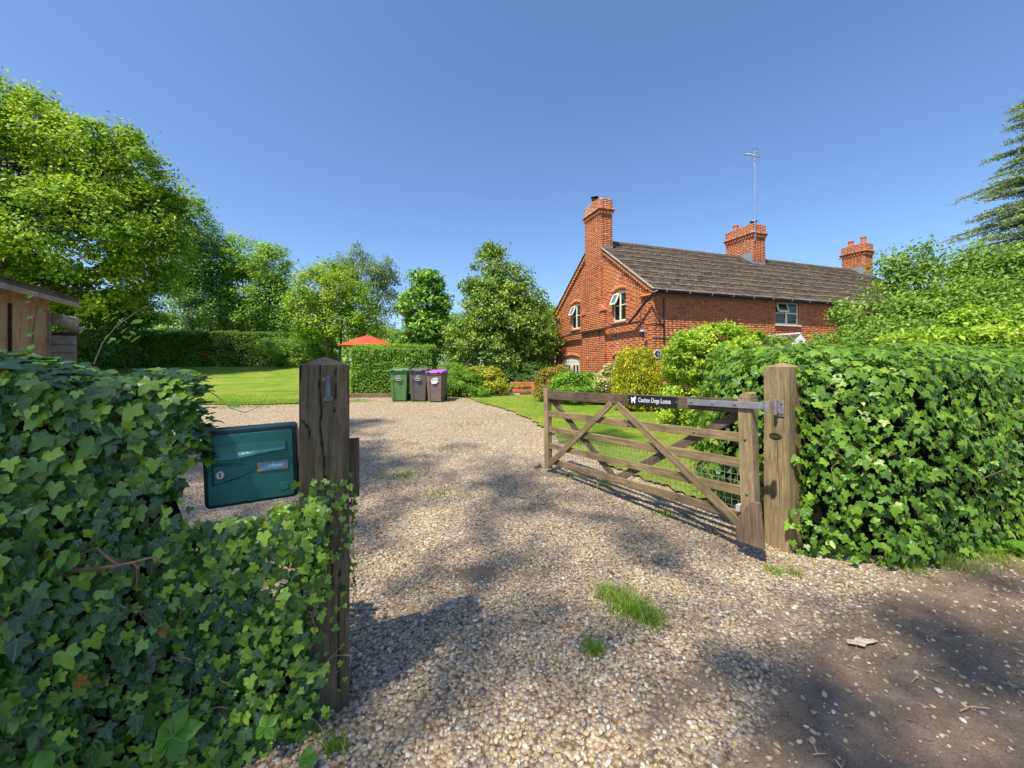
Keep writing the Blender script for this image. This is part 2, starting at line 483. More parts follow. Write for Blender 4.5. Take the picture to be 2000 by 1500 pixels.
M['grass'] = leaf_mat('grass_blade', G((0.076, 0.164, 0.013), (0.152, 0.278, 0.017), (0.266, 0.392, 0.028), (0.367, 0.430, 0.063)), 0.40, .5)
M['tuft'] = leaf_mat('tuft_blade', G((0.075, 0.195, 0.015), (0.150, 0.330, 0.021), (0.300, 0.450, 0.045), (0.600, 0.570, 0.180)), 0.45, .5)

# ------------------------------------------------------------------ ground
def grid_sheet(name, xs, ys, zf, mat, dz=0, inside=None, pattr=None):
    X, Y = np.meshgrid(xs, ys)
    Z = zf(X, Y) + dz
    V = np.stack([X, Y, Z], -1).reshape(-1, 3)
    nx = len(xs); i, j = np.meshgrid(np.arange(nx - 1), np.arange(len(ys) - 1))
    a = (j * nx + i).ravel()
    Fc = np.stack([a, a + 1, a + nx + 1, a + nx], 1)
    if inside is not None:
        cx = V[Fc].mean(1); Fc = Fc[inside(cx[:, 0], cx[:, 1])]
    at = {k: f(V[:, 0], V[:, 1]) for k, f in (pattr or {}).items()}
    return np_mesh(name, V, Fc, mat, True, pattr=at)

def inpoly(poly):
    P = np.array(poly, float)
    def f(x, y):
        r = np.zeros(len(x), bool); n = len(P)
        for i in range(n):
            x0, y0 = P[i]; x1, y1 = P[(i + 1) % n]
            c = ((y0 > y) != (y1 > y)) & (x < (x1 - x0) * (y - y0) / (y1 - y0 + 1e-12) + x0)
            r ^= c
        return r
    return f

sp = lambda a, n, k: np.sinh(np.linspace(-k, k, n)) / math.sinh(k) * a
g = link('ground', grid_sheet('ground', sp(900, 120, 7), sp(900, 140, 7) + 10, gz, M['ground'], -.06))
prop(g, 'wide grassy ground reaching past the trees to the horizon', 'ground', kind='structure')

RL = [(-1.7, 14.35), (-.85, 12.4), (0, 10.5), (.45, 8.9), (.72, 7.5), (.98, 6.1), (1.42, 5.1), (1.9, 4.15), (2.5, 3.9), (9, 6), (9, 9.5), (6, 10.6), (4.2, 11.6), (3.0, 13.2), (1.6, 15.4), (-.4, 15.0)]
LL = [(-42, 12.9), (-14, 12.6), (-9.5, 12.25), (-6.6, 12.35), (-5.75, 12.9), (-5.7, 14.0), (-6.3, 15.0), (-6.5, 29.5), (-42, 29.5)]
def wob(poly):
    f = inpoly(poly)
    return lambda x, y: f(x + .16 * (fbm(x * 3, y * 3, 3) - .5), y + .16 * (fbm(x * 3 + 40, y * 3, 3) - .5))

def dirt(x, y):
    x = np.asarray(x, float); y = np.asarray(y, float)
    # lane to the right of the line (.7,1.4)-(2.7,2.8)
    d = ((x - .55) * .57 - (y - 1.4) * .82)
    st = fbm((x * .82 + y * .57) * 1.2, (x * .57 - y * .82) * 5.0, 4)
    lane = sm(-.18, .22, d + (st - .5) * .9)
    pat = lambda cx, cy, rx, ry: np.exp(-(((x - cx) / rx) ** 2 + ((y - cy) / ry) ** 2))
    wn_ = fbm(x * 3.2 + 3, y * 3.2, 4)
    worn = pat(-.05, 2.75, .75, .22) + .9 * pat(-.6, 2.3, .28, .16) + .9 * pat(.35, 2.35, .3, .12) + .8 * pat(-.45, 1.62, .28, .2) + .5 * pat(0, 3.6, .9, .25)
    return np.clip(np.maximum(lane * .93, sm(.38, .80, worn * (.25 + wn_ * 1.2)) * .85), 0, 1)

xs = np.concatenate([np.linspace(-30, -6, 40)[:-1], np.linspace(-6, 6, 170)[:-1], np.linspace(6, 22, 26)])
ys = np.concatenate([np.linspace(-12, .6, 24)[:-1], np.linspace(.6, 7, 150)[:-1], np.linspace(7, 15.2, 60)])
d = link('gravel_drive', grid_sheet('gravel_drive', xs, ys, gz, M['drive'], 0, None, {'dirt': dirt}))
prop(d, 'pale gravel driveway running from the lane through the open gate', 'driveway', kind='structure')
lw = link('lawn', grid_sheet('lawn', np.arange(-42, -5.4, .2), np.arange(11.8, 29.8, .2), gz, M['lawn'], .035, wob(LL)))
prop(lw, 'wide sunlit mown lawn in front of the long hedge', 'lawn', kind='structure')
lw2 = link('lawn', grid_sheet('lawn', np.arange(-2, 9.2, .07), np.arange(3.6, 16, .07), gz, M['lawn'], .03, wob(RL)))
prop(lw2, 'bright green lawn strip behind the timber gate', 'lawn', kind='structure')
bed = link('flower_bed', grid_sheet('flower_bed', np.arange(-6, 12, .2), np.arange(11, 20, .2), gz, M['soil'], .02,
     inpoly([(-6, 14.2), (-2, 14.2), (-.4, 15.1), (1.6, 15.5), (3.0, 13.3), (4.2, 11.7), (6, 10.7), (11, 9.4), (11.5, 15), (5, 20), (-6, 20)])))
prop(bed, 'dark soil bed beneath the shrubs by the cottage', 'flower bed', kind='structure')

# pebbles -------------------------------------------------------------
t = (1 + 5 ** .5) / 2
ICO_V = np.array([(-1, t, 0), (1, t, 0), (-1, -t, 0), (1, -t, 0), (0, -1, t), (0, 1, t), (0, -1, -t), (0, 1, -t), (t, 0, -1), (t, 0, 1), (-t, 0, -1), (-t, 0, 1)]) / math.hypot(1, t)
ICO_F = np.array([(0, 11, 5), (0, 5, 1), (0, 1, 7), (0, 7, 10), (0, 10, 11), (1, 5, 9), (5, 11, 4), (11, 10, 2), (10, 7, 6), (7, 1, 8), (3, 9, 4), (3, 4, 2), (3, 2, 6), (3, 6, 8), (3, 8, 9), (4, 9, 5), (2, 4, 11), (6, 2, 10), (8, 6, 7), (9, 8, 1)])
OCT_V = np.array([(1, 0, 0), (-1, 0, 0), (0, 1, 0), (0, -1, 0), (0, 0, 1), (0, 0, -1)], float)
OCT_F = np.array([(0, 2, 4), (2, 1, 4), (1, 3, 4), (3, 0, 4), (2, 0, 5), (1, 2, 5), (3, 1, 5), (0, 3, 5)])

ICO_F = ICO_F[ICO_V[ICO_F].mean(1)[:, 2] > -.55]; OCT_F = OCT_F[:4]
def scatter_stones(n, x0, x1, y0, y1, rmin, rmax, BV, BF, keep):
    x = rng.uniform(x0, x1, n); y = rng.uniform(y0, y1, n)
    k = keep(x, y); x, y = x[k], y[k]; n = len(x)
    r = rmin + (rmax - rmin) * rng.random(n) ** 2.2
    s = np.stack([r * rng.uniform(.95, 1.45, n), r * rng.uniform(.75, 1.05, n), r * rng.uniform(.42, .75, n)], 1)
    V = BV[None] * (1 + .22 * rng.standard_normal((n, len(BV), 1))) * s[:, None, :]
    a = rng.uniform(0, 6.283, n); tl = rng.normal(0, .35, n)
    ca, sa, ct, st = np.cos(a), np.sin(a), np.cos(tl), np.sin(tl)
    X, Y, Z = V[..., 0], V[..., 1], V[..., 2]
    Y, Z = Y * ct[:, None] - Z * st[:, None], Y * st[:, None] + Z * ct[:, None]
    X, Y = X * ca[:, None] - Y * sa[:, None], X * sa[:, None] + Y * ca[:, None]
    z0 = gz(x, y) + s[:, 2] * rng.uniform(.1, .75, n)
    V = np.stack([X + x[:, None], Y + y[:, None], Z + z0[:, None]], -1).reshape(-1, 3)
    Fc = (BF[None] + (np.arange(n) * len(BV))[:, None, None]).reshape(-1, 3)
    return V, Fc, np.repeat(rng.random(n), len(BF))

inRL, inLL = inpoly(RL), inpoly(LL)
def keep(x, y):
    vis = (np.abs(x) < 1.55 * y + .8)
    dd = dirt(x, y)
    return vis & (rng.random(len(x)) > dd * .89) & ~inRL(x, y) & ~inLL(x, y)
parts = [scatter_stones(24000, -1.2, 4.2, 1.0, 3.2, .004, .0135, ICO_V, ICO_F, keep),
         scatter_stones(44000, -3.6, 4.5, 3.2, 7, .005, .0135, OCT_V, OCT_F, keep),
         scatter_stones(28000, -11, 1.5, 7, 14.3, .007, .015, OCT_V, OCT_F, keep)]
V, Fc, rn, o = [], [], [], 0
for v, f, r_ in parts:
    V.append(v); Fc.append(f + o); rn.append(r_); o += len(v)
gv = link('gravel', np_mesh('gravel', np.concatenate(V), np.concatenate(Fc), M['pebble'], True, {'rnd': np.concatenate(rn)}))
prop(gv, 'loose tan and grey gravel stones lying over the drive', 'gravel', kind='stuff')

# grass ---------------------------------------------------------------
def blades(P, h, w, lean=.5):
    n = len(P); a = rng.uniform(0, 6.283, n); L = rng.uniform(0, lean, n) * h
    b = rng.uniform(0, 6.283, n)
    dx, dy = np.cos(a) * w, np.sin(a) * w
    lx, ly = np.cos(b) * L, np.sin(b) * L
    z = np.zeros(n)
    p0 = P + np.stack([dx, dy, z], 1); p1 = P - np.stack([dx, dy, z], 1)
    m0 = P + np.stack([lx * .4 + dx * .7, ly * .4 + dy * .7, h * .6], 1); m1 = P + np.stack([lx * .4 - dx * .7, ly * .4 - dy * .7, h * .6], 1)
    tp = P + np.stack([lx, ly, h], 1)
    V = np.stack([p0, p1, m1, m0, tp], 1).reshape(-1, 3)
    i = np.arange(n) * 5
    Fc = np.concatenate([np.stack([i, i + 1, i + 2], 1), np.stack([i, i + 2, i + 3], 1), np.stack([i + 3, i + 2, i + 4], 1)])
    return V, Fc, np.tile(rng.random(n), 3)

def grass_obj(name, P, h, w, mat, label, parent=None, lean=.5):
    V, Fc, r_ = blades(P, h, w, lean)
    o = link(name, np_mesh(name, V, Fc, mat, False, {'rnd': r_}), parent)
    if label: prop(o, label, 'grass', kind='stuff')
    return o

n = 42000
x = rng.uniform(-1.9, 8.6, n); y = 3.8 + (15.5 - 3.8) * rng.random(n) ** 1.25
k = wob(RL)(x, y); x, y = x[k], y[k]
P = np.stack([x, y, gz(x, y) + .02], 1)
grass_obj('grass', P, rng.uniform(.02, .05, len(P)), rng.uniform(.003, .006, len(P)), M['grass'], 'short mown grass blades on the lawn behind the gate', lean=.9)
n = 15000
x = rng.uniform(-16, -5.6, n); y = 12.1 + rng.exponential(.7, n)
k = wob(LL)(x, y); x, y = x[k], y[k]
P = np.stack([x, y, gz(x, y) + .02], 1)
grass_obj('grass', P, rng.uniform(.025, .06, len(P)), rng.uniform(.006, .010, len(P)), M['grass'], 'mown grass blades on the near side of the wide lawn', lean=.9)
# sparse weeds creeping over the drive
cl = []
for cx, cy, r_, k in [(-.5, 13.4, 1.5, 900), (-5.2, 13.2, .7, 700), (-8, 11.7, 1.2, 900), (-1.0, 8.6, .7, 160), (-1.35, 4.9, .35, 170), (-.8, 4.3, .35, 110), (1.05, 4.55, .2, 120), (.75, 4.9, .2, 120), (-3.1, 13.25, 1.2, 800), (-.2, 9.6, .8, 130), (-1.1, 6.3, .5, 110), (1.45, 3.75, .12, 60)]:
    q = rng.normal(0, .5, (k, 2)) * r_
    cl.append(np.stack([cx + q[:, 0], cy + q[:, 1] * .6], 1))
q = np.concatenate(cl); P = np.stack([q[:, 0], q[:, 1], gz(q[:, 0], q[:, 1])], 1)
grass_obj('weeds', P, rng.uniform(.02, .06, len(P)), rng.uniform(.003, .006, len(P)), M['tuft'], 'thin weeds sprouting through the drive gravel', lean=1.0)

# ------------------------------------------------------------------ brick cottage
HC = (4.61, 13.0); HA = math.atan2(.324, .946)
HB = .15                      # ground level at the cottage
house = empty('brick_cottage', (HC[0], HC[1], 0), HA, 'red brick cottage with dark tiled roof and three chimneys behind the garden', 'house')
W, LEN, EZ, RZ = 7.4, 17.2, 4.02, 6.62      # gable width, length, eaves and ridge height
pitch = (RZ - EZ) / (W / 2)

def openings_panel(u0, u1, z0, top, ops):
    """flat wall polygons in (u,z) with rectangular openings left out; top is a function of u"""
    us = sorted({u0, u1, *[o[0] for o in ops], *[o[1] for o in ops], (u0 + u1) / 2})
    us = [u for u in us if u0 <= u <= u1]
    polys = []
    for a, b in zip(us[:-1], us[1:]):
        mid = (a + b) / 2; cuts = sorted([(o[2], o[3]) for o in ops if o[0] <= mid <= o[1]])
        z = z0
        for c0, c1 in cuts:
            polys.append([(a, z), (b, z), (b, c0), (a, c0)]); z = c1
        polys.append([(a, z), (b, z), (b, top(b)), (a, top(a))])
    return polys

def bricks_field(u0, u1, z0, z1, top, ops):
    """Flemish-bond bricks as (u0,u1,z0,z1)"""
    out = []; j = .010; k = 0; z = z0
    while z < z1:
        u = u0 - (.165 if k % 2 else 0.0); c = 0
        while u < u1:
            wd = .215 if c % 2 == 0 else .1025
            segs = [(max(u, u0), min(u + wd, u1))]
            za, zb = z, z + .065
            for o in ops:
                if zb > o[2] and za < o[3]:
                    ns = []
                    for a, b in segs:
                        if b <= o[0] or a >= o[1]: ns.append((a, b))
                        else:
                            if a < o[0]: ns.append((a, o[0]))
                            if b > o[1]: ns.append((o[1], b))
                    segs = ns
            for a, b in segs:
                if b - a > .02 and zb <= min(top(a), top(b)): out.append((a, b, za, zb))
            u += wd + j; c += 1
        z += .075; k += 1
    return np.array(out)

BOXF = np.array([(0, 1, 5, 4), (1, 3, 7, 5), (3, 2, 6, 7), (2, 0, 4, 6), (4, 5, 7, 6)])
def boxes_on_plane(B, O, U, Z, N, depth, var=.0035):
    """B rows (u0,u1,z0,z1) -> box mesh arrays standing proud of plane"""
    n = len(B); O, U, Z, N = [np.array(q, float) for q in (O, U, Z, N)]
    d = depth + rng.uniform(-var, var, n)
    P = []
    for dd in (0, 1):
        for zz in (2, 3):
            for uu in (0, 1):
                P.append(O + B[:, uu, None] * U + B[:, zz, None] * Z + (d * dd)[:, None] * N)
    V = np.stack(P, 1).reshape(-1, 3)
    Fc = (BOXF[None] + (np.arange(n) * 8)[:, None, None]).reshape(-1, 4)
    if np.dot(np.cross(U, Z), N) < 0: Fc = Fc[:, ::-1]
    return V, Fc

class Acc:
    def __init__(s): s.V = []; s.F = []; s.r = []; s.l = []; s.o = 0
    def add(s, V, Fc, per=5, lime=None):
        s.V.append(V); s.F.append(Fc + s.o); s.o += len(V)
        n = len(Fc) // per
        s.r.append(np.repeat(rng.random(n), per)); s.l.append(np.repeat(np.zeros(n) if lime is None else lime, per))
    def mesh(s, name, mat):
        return np_mesh(name, np.concatenate(s.V), np.concatenate(s.F), mat, False, {'rnd': np.concatenate(s.r), 'lime': np.concatenate(s.l)})

gtop = lambda u: EZ + .12 + pitch * min(max(u, 0), max(W - u, 0)) - .12
G_OPS = [(1.44, 2.27, 3.06, 4.24), (4.85, 5.69, 3.06, 4.24), (1.35, 2.25, .62, 1.80), (4.90, 6.60, -.2, 1.82)]
F_OPS = [(5.6, 6.82, 2.96, 3.86), (2.1, 3.2, .7, 1.7), (11.2, 12.4, 2.96, 3.86)]
HX, HY, HZ = Vector((1, 0, 0)), Vector((0, 1, 0)), Vector((0, 0, 1))
NG, NF = (-1, 0, 0), (0, -1, 0)
wall = MB()
for pl in openings_panel(0, W, -.3, gtop, G_OPS):
    wall.add([(0, u, z) for u, z in pl], [tuple(range(len(pl)))[::-1]])
for pl in openings_panel(0, LEN, -.3, lambda u: EZ, F_OPS):
    wall.add([(u, 0, z) for u, z in pl], [tuple(range(len(pl)))])
wall.add([(LEN, 0, -.3), (LEN, W, -.3), (LEN, W, EZ), (LEN, W / 2, RZ), (LEN, 0, EZ)], [(0, 1, 2, 3, 4)])
wall.add([(0, W, -.3), (LEN, W, -.3), (LEN, W, EZ), (0, W, EZ)], [(3, 2, 1, 0)])
for (a, b, z0, z1) in G_OPS:      # reveals
    wall.box(.0, .16, a - .02, a, z0, z1).box(.0, .16, b, b + .02, z0, z1).box(.0, .16, a, b, z0 - .03, z0)
for (a, b, z0, z1) in F_OPS:
    wall.box(a - .02, a, 0, .16, z0, z1).box(b, b + .02, 0, .16, z0, z1).box(a, b, 0, .16, z0 - .03, z0)
wo = wall.obj('wall', M['mortar'], house)

acc = Acc()
BG = bricks_field(0, W, -.2, 7, gtop, G_OPS)
cen = BG[:, :2].mean(1); cz = BG[:, 2:].mean(1)
def lime_g(u, z):
    l = .75 * np.exp(-((u - 1.95 - .12 * np.sin(z * 3)) / .10) ** 2) * sm(1.9, 2.1, z) * sm(2.95, 2.8, z)
    l += .8 * np.exp(-((u - 2.05 + (z - 4.5) * .5) / .14) ** 2) * sm(4.3, 4.45, z) * sm(5.2, 4.9, z)
    return np.clip(l, 0, 1)
# individual bricks: full stretchers in view nearest to the corner
full = np.where((BG[:, 1] - BG[:, 0] > .21) & (cz > 1.95) & (cen < 2.9))[0]
full = full[np.argsort(cen[full] + .15 * np.abs(cz[full] - 3))][:300]
rest = np.setdiff1d(np.arange(len(BG)), full)
V, Fc = boxes_on_plane(BG[rest], (0, 0, 0), HY, HZ, NG, .005, .002)
acc.add(V, Fc, lime=lime_g(cen[rest], cz[rest]))
mb = MB(); mb.box(-.005, .003, 0, .215, 0, .065); brick_me = mb.mesh('brick', M['brick'])
for i in full:
    o = link('brick', brick_me, wo); o.location = (random.uniform(-.002, .002), BG[i, 0], BG[i, 2])
BF_ = bricks_field(0, LEN, -.2, EZ - .3, lambda u: EZ - .28, F_OPS)
V, Fc = boxes_on_plane(BF_, (0, 0, 0), HX, HZ, NF, .005, .002); acc.add(V, Fc)
# corbelled eaves band on the front
V, Fc = boxes_on_plane(bricks_field(0, LEN, EZ - .265, EZ - .16, lambda u: 99, [(5.55, 6.87, 3.5, 3.9)]), (0, -.035, 0), HX, HZ, NF, .012); acc.add(V, Fc)
# brick arches over gable openings
for (a, b, z0, z1) in G_OPS:
    nA = max(9, int((b - a) / .085)); rise = .09 if b - a < 1 else .11; mid = (a + b) / 2
    Rr = ((b - a) ** 2 / 4 + rise ** 2) / (2 * rise); zc = z1 - Rr
    am = math.asin((b - a) / 2 / Rr)
    Vv, Ff = [], []
    for k in range(nA):
        t0 = -am + 2 * am * (k + .06) / nA; t1 = -am + 2 * am * (k + .94) / nA
        q = []
        for xx in (-.02, .10):
            for rr in (Rr, Rr + .17):
                for tt in (t0, t1):
                    q.append((xx, mid + rr * math.sin(tt), zc + rr * math.cos(tt)))
        bse = len(Vv); Vv += q
        Ff += [[i + bse for i in f] for f in ((0, 1, 3, 2), (0, 4, 5, 1), (1, 5, 7, 3), (3, 7, 6, 2), (2, 6, 4, 0))]
    acc.add(np.array(Vv), np.array(Ff))
# dentils under the verges and corbels at the gable feet
Vv, Ff = [], []
def addbox(M4, dims):
    bse = len(Vv); hx, hy, hz = dims
    for z in (-hz, hz):
        for y in (-hy, hy):
            for x in (-hx, hx): Vv.append(tuple(M4 @ Vector((x, y, z))))
    Ff.extend([[i + bse for i in f] for f in [(0, 2, 3, 1), (4, 5, 7, 6), (0, 1, 5, 4), (1, 3, 7, 5), (3, 2, 6, 7), (2, 0, 4, 6)]])
sl_len = math.hypot(W / 2, RZ - EZ); ang = math.atan(pitch)
for side in (0, 1):
    for k in range(26):
        dd = .25 + k * .155
        if dd > sl_len - .35: break
        u = dd * math.cos(ang); z = EZ - .17 + dd * math.sin(ang)
        uu = u if side == 0 else W - u
        addbox(Matrix.Translation((-.035, uu, z - .02)) @ Matrix.Rotation(ang if side == 0 else -ang, 4, 'X'), (.04, .04, .035))
    s0 = .0 if side == 0 else W
    sgn = 1 if side == 0 else -1
    for j_ in range(3):
        addbox(Matrix.Translation((-.03, s0 + sgn * (.06 + j_ * .17), EZ - .33)), (.035, .04, .035))
    addbox(Matrix.Translation((-.04, s0 + sgn * .24, EZ - .26)), (.05, .28, .035))
acc.add(np.array(Vv), np.array(Ff), 6)
st = link('brickwork', acc.mesh('brickwork', M['brick']), wo); st['kind'] = 'stuff'

# verge boards of mortar and brick rail along the rakes
rail = MB()
for side in (0, 1):
    Mx = Matrix.Translation((0, 0 if side == 0 else W, EZ)) @ Matrix.Rotation(ang if side == 0 else math.pi - ang, 4, 'X')
    zz = (-.12, -.03) if side == 0 else (.03, .12)
    rail.box(-.075, .0, -.3, sl_len - .05, zz[0], zz[1], Mx)
rail.obj('verge_brick_rail', M['brick'], wo)

# chimneys --------------------------------------------------------------
def chimney(name, t0, t1, s0, s1, zb, zt, label, breast=False):
    root = empty('chimney', (0, 0, 0)); root.parent = house
    core = MB(); core.box(t0, t1, s0, s1, zb, zt - .02); core.obj('stack_core', M['mortar'], root)
    A = Acc(); nt_ = lambda u: 99
    for (O, U, Nn, wd) in (((t0, s0, 0), HY, NG, s1 - s0), ((t0, s0, 0), HX, NF, t1 - t0), ((t1, s0, 0), HY, (1, 0, 0), s1 - s0), ((t0, s1, 0), HX, (0, 1, 0), t1 - t0)):
        Bq = bricks_field(0, wd, zb, zt - .62, nt_, [])
        V, Fc = boxes_on_plane(Bq, O, U, HZ, Nn, .006, .002); A.add(V, Fc, lime=np.clip(rng.normal(-.1, .2, len(Bq)), 0, 1))
    def ring(z0, z1, e, lime=0):
        for (O, U, Nn, wd) in (((t0 - e, s0 - e, 0), HY, NG, s1 - s0 + 2 * e), ((t0 - e, s0 - e, 0), HX, NF, t1 - t0 + 2 * e), ((t1 + e, s0 - e, 0), HY, (1, 0, 0), s1 - s0 + 2 * e), ((t0 - e, s1 + e, 0), HX, (0, 1, 0), t1 - t0 + 2 * e)):
            Bq = bricks_field(0, wd, z0, z1 - .03, nt_, [])
            V, Fc = boxes_on_plane(Bq, O, U, HZ, Nn, .006, .002); A.add(V, Fc, lime=np.clip(rng.random(len(Bq)) * lime, 0, 1))
    ring(zt - .56, zt - .48, .05); ring(zt - .47, zt - .40, .085, .25); ring(zt - .38, zt, .012, .55 if breast else .15)
    link('brickwork', A.mesh('brickwork', M['brick']), root)['kind'] = 'stuff'
    slab = MB(); slab.box(t0 - .05, t1 + .05, s0 - .05, s1 + .05, zt - .56, zt - .485).box(t0 - .085, t1 + .085, s0 - .085, s1 + .085, zt - .475, zt - .405)
    slab.box(t0 - .013, t1 + .013, s0 - .013, s1 + .013, zt - .405, zt - .004)
    slab.obj('corbel_core', M['mortar'], root)
    dn = MB()
    for k in range(int((s1 - s0 + .1) / .15) + 1):
        y_ = s0 - .03 + k * .15
        dn.box(t0 - .065, t0, y_, y_ + .07, zt - .63, zt - .56)
    for k in range(int((t1 - t0) / .15) + 1):
        x_ = t0 + k * .15
        dn.box(x_, x_ + .07, s0 - .065, s0, zt - .63, zt - .56)
    dn.obj('dentils', M['brick'], root)
    fl = MB(); zr = lambda s: EZ + pitch * min(s, W - s)
    fl.box(t0 - .02 if not breast else .06, t1 + .025, s0 - .02, s0 + .0, zr(s0) - .05, zr(s0) + .12)
    fl.box(t1 + .01, t1 + .025, s0, s1, zr(s0), RZ + .16)
    if not breast: fl.box(t0 - .025, t0 - .01, s0, s1, zr(s0), RZ + .16)
    fl.obj('lead_flashing', M['lead'], root)
    return root

ch1 = chimney('c', -.125, .43, 2.98, 4.18, 5.4, 8.14, '', True)
ch2 = chimney('c', 8.2, 9.0, 3.12, 4.62, 5.9, 8.12, '')
ch3 = chimney('c', 16.35, 17.0, 3.17, 4.28, 5.9, 8.05, '')
def pot(root, t, s, z, h, kind):
    m_ = MB(); Mx = Matrix.Translation((t, s, z))
    if kind == 'pot':
        m_.lathe([(.12, 0), (.115, h * .8), (.14, h * .82), (.14, h), (.10, h), (.09, h * .6)], 14, Mx).obj('chimney_pot', M['terracotta'], root, smooth=False)
    else:
        m_.lathe([(.11, 0), (.10, h * .55), (.10, h * .56)], 14, Mx).obj('chimney_pot', M['terracotta'], root)
        c_ = MB(); c_.lathe([(.13, h * .55), (.13, h * .66), (.06, h * .68), (.06, h * .8), (.17, h * .82), (.16, h * .9), (.05, h)], 14, Mx).obj('cowl', M['black_pipe'], root)
pot(ch1, .15, 3.85, 8.12, .46, 'cowl')
pot(ch2, 8.55, 4.35, 8.1, .36, 'pot'); pot(ch2, 8.65, 3.45, 8.1, .30, 'cowl')
pot(ch3, 16.65, 4.0, 8.03, .34, 'pot'); pot(ch3, 16.65, 3.4, 8.03, .42, 'pot')
# chimney breast on the gable
br = empty('chimney_breast', (0, 0, 0)); br.parent = house
bc = MB(); bc.box(-.12, 0.02, 2.98, 4.18, 3.6, 5.45).box(-.12, .02, 2.72, 4.46, -.3, 3.6); bc.obj('breast_core', M['mortar'], br)
A = Acc()
for (u0, u1, z0, z1) in ((2.98, 4.18, 3.6, 5.45), (2.72, 4.46, -.2, 3.58)):
    V, Fc = boxes_on_plane(bricks_field(0, u1 - u0, z0, z1, lambda u: 99, []), (-.12, u0, 0), HY, HZ, NG, .006, .002); A.add(V, Fc)
    for s_, nn in ((u0, (0, -1, 0)), (u1, (0, 1, 0))):
        V, Fc = boxes_on_plane(bricks_field(0, .125, z0, z1, lambda u: 99, []), (-.125, s_, 0), HX, HZ, nn, .006); A.add(V, Fc)
link('brickwork', A.mesh('brickwork', M['brick']), br)['kind'] = 'stuff'
for u0, u1 in ((2.68, 2.98), (4.18, 4.50)):
    sh = MB(); hi, lo = 3.86, 3.58
    a_, b_ = (u0, u1) if u0 < 3 else (u1, u0)
    sh.add([(-.16, a_, lo), (0, a_, lo), (0, b_, lo), (-.16, b_, lo), (-.15, b_, hi), (0, b_, hi), (-.17, a_, lo + .07), (0, a_, lo + .07)],
           [(0, 1, 2, 3), (3, 2, 5, 4), (6, 4, 5, 7), (0, 3, 4, 6), (1, 7, 5, 2), (0, 6, 7, 1)])
    sh.obj('shoulder_tiles', M['terracotta'], br)
vb = MB(); vb.box(-.03, .0, 4.98, 5.07, 4.62, 4.76); vb.obj('vent_brick', M['terracotta'], wo)

# roof -------------------------------------------------------------------
roof = empty('roof', (0, 0, 0)); roof.parent = house
rb = MB(); ov = .19
zE = EZ - ov * pitch
rb.add([(-.09, -ov, zE), (LEN + .1, -ov, zE), (LEN + .1, W / 2, RZ), (-.09, W / 2, RZ), (LEN + .1, W + ov, zE), (-.09, W + ov, zE),
        (-.09, -ov, zE - .04), (LEN + .1, -ov, zE - .04), (LEN + .1, W / 2, RZ - .05), (-.09, W / 2, RZ - .05), (LEN + .1, W + ov, zE - .04), (-.09, W + ov, zE - .04)],
       [(0, 1, 2, 3), (3, 2, 4, 5), (6, 9, 8, 7), (9, 11, 10, 8), (0, 6, 7, 1), (5, 4, 10, 11), (0, 3, 9, 6), (3, 5, 11, 9), (1, 7, 8, 2), (2, 8, 10, 4)])
rb.obj('roof_deck', M['twig_dark'], roof)
def tiles(front):
    sl_ = math.hypot(W / 2 + ov, RZ - zE); gauge = .105; wd = .168
    nC = int(sl_ / gauge); nT = int((LEN + .25) / wd)
    k, i = np.meshgrid(np.arange(nC), np.arange(nT), indexing='ij'); k = k.ravel(); i = i.ravel(); n = len(k)
    x0 = -.12 + i * wd + (k % 2) * wd * .5 + rng.normal(0, .004, n)
    d0 = k * gauge - .03 + rng.normal(0, .004, n)
    lift = .026 + rng.normal(0, .004, n) + np.where((k % 5) == 0, .018, 0)
    ca, sa = math.cos(ang), math.sin(ang)
    sgn = 1 if front else -1; y0 = -ov if front else W + ov
    def pt(x, d_, h): return np.stack([x, y0 + sgn * (d_ * ca - h * sa), zE + d_ * sa + h * ca], 1)
    z_ = np.zeros(n)
    P = [pt(x0, d0, lift - .014), pt(x0 + wd - .006, d0, lift - .014), pt(x0 + wd - .006, d0, lift), pt(x0, d0, lift), pt(x0, d0 + .2, z_ + .006), pt(x0 + wd - .006, d0 + .2, z_ + .006)]
    V = np.stack(P, 1).reshape(-1, 3)
    f4 = np.array([(0, 1, 2, 3), (3, 2, 5, 4), (0, 3, 4, 4), (1, 5, 2, 2)])[:2]
    Fc = (f4[None] + (np.arange(n) * 6)[:, None, None]).reshape(-1, 4)
    if not front: Fc = Fc[:, ::-1]
    band = np.where((k % 5) < 2, .55, 0) * (rng.random(n) > .25) + np.where(k < 1, .3, 0)
    return np_mesh('tiles', V, Fc, M['tile'], False, {'rnd': np.repeat(rng.random(n), 2), 'lime': np.repeat(band * rng.uniform(.4, 1, n), 2)})
for fr in (True, False):
    link('tiles', tiles(fr), roof)['kind'] = 'stuff'
rt = MB()
rt.add([(0, -.13, -.09), (0, -.07, .02), (0, 0, .05), (0, .07, .02), (0, .13, -.09), (.44, -.13, -.09), (.44, -.07, .015), (.44, 0, .045), (.44, .07, .015), (.44, .13, -.09)],
       [(0, 1, 6, 5), (1, 2, 7, 6), (2, 3, 8, 7), (3, 4, 9, 8), (0, 4, 3, 2, 1), (5, 6, 7, 8, 9)])
rt_me = rt.mesh('ridge_tile', M['tile'])
for k in range(38):
    t_ = .45 + k * .45
    if 8.0 < t_ + .2 < 9.2 or t_ > 16.1: continue
    o = link('ridge_tile', rt_me, roof); o.location = (t_, W / 2, RZ + .045 + random.uniform(-.006, .006)); o.rotation_euler = (0, random.uniform(-.02, .02), 0)
vg = MB()
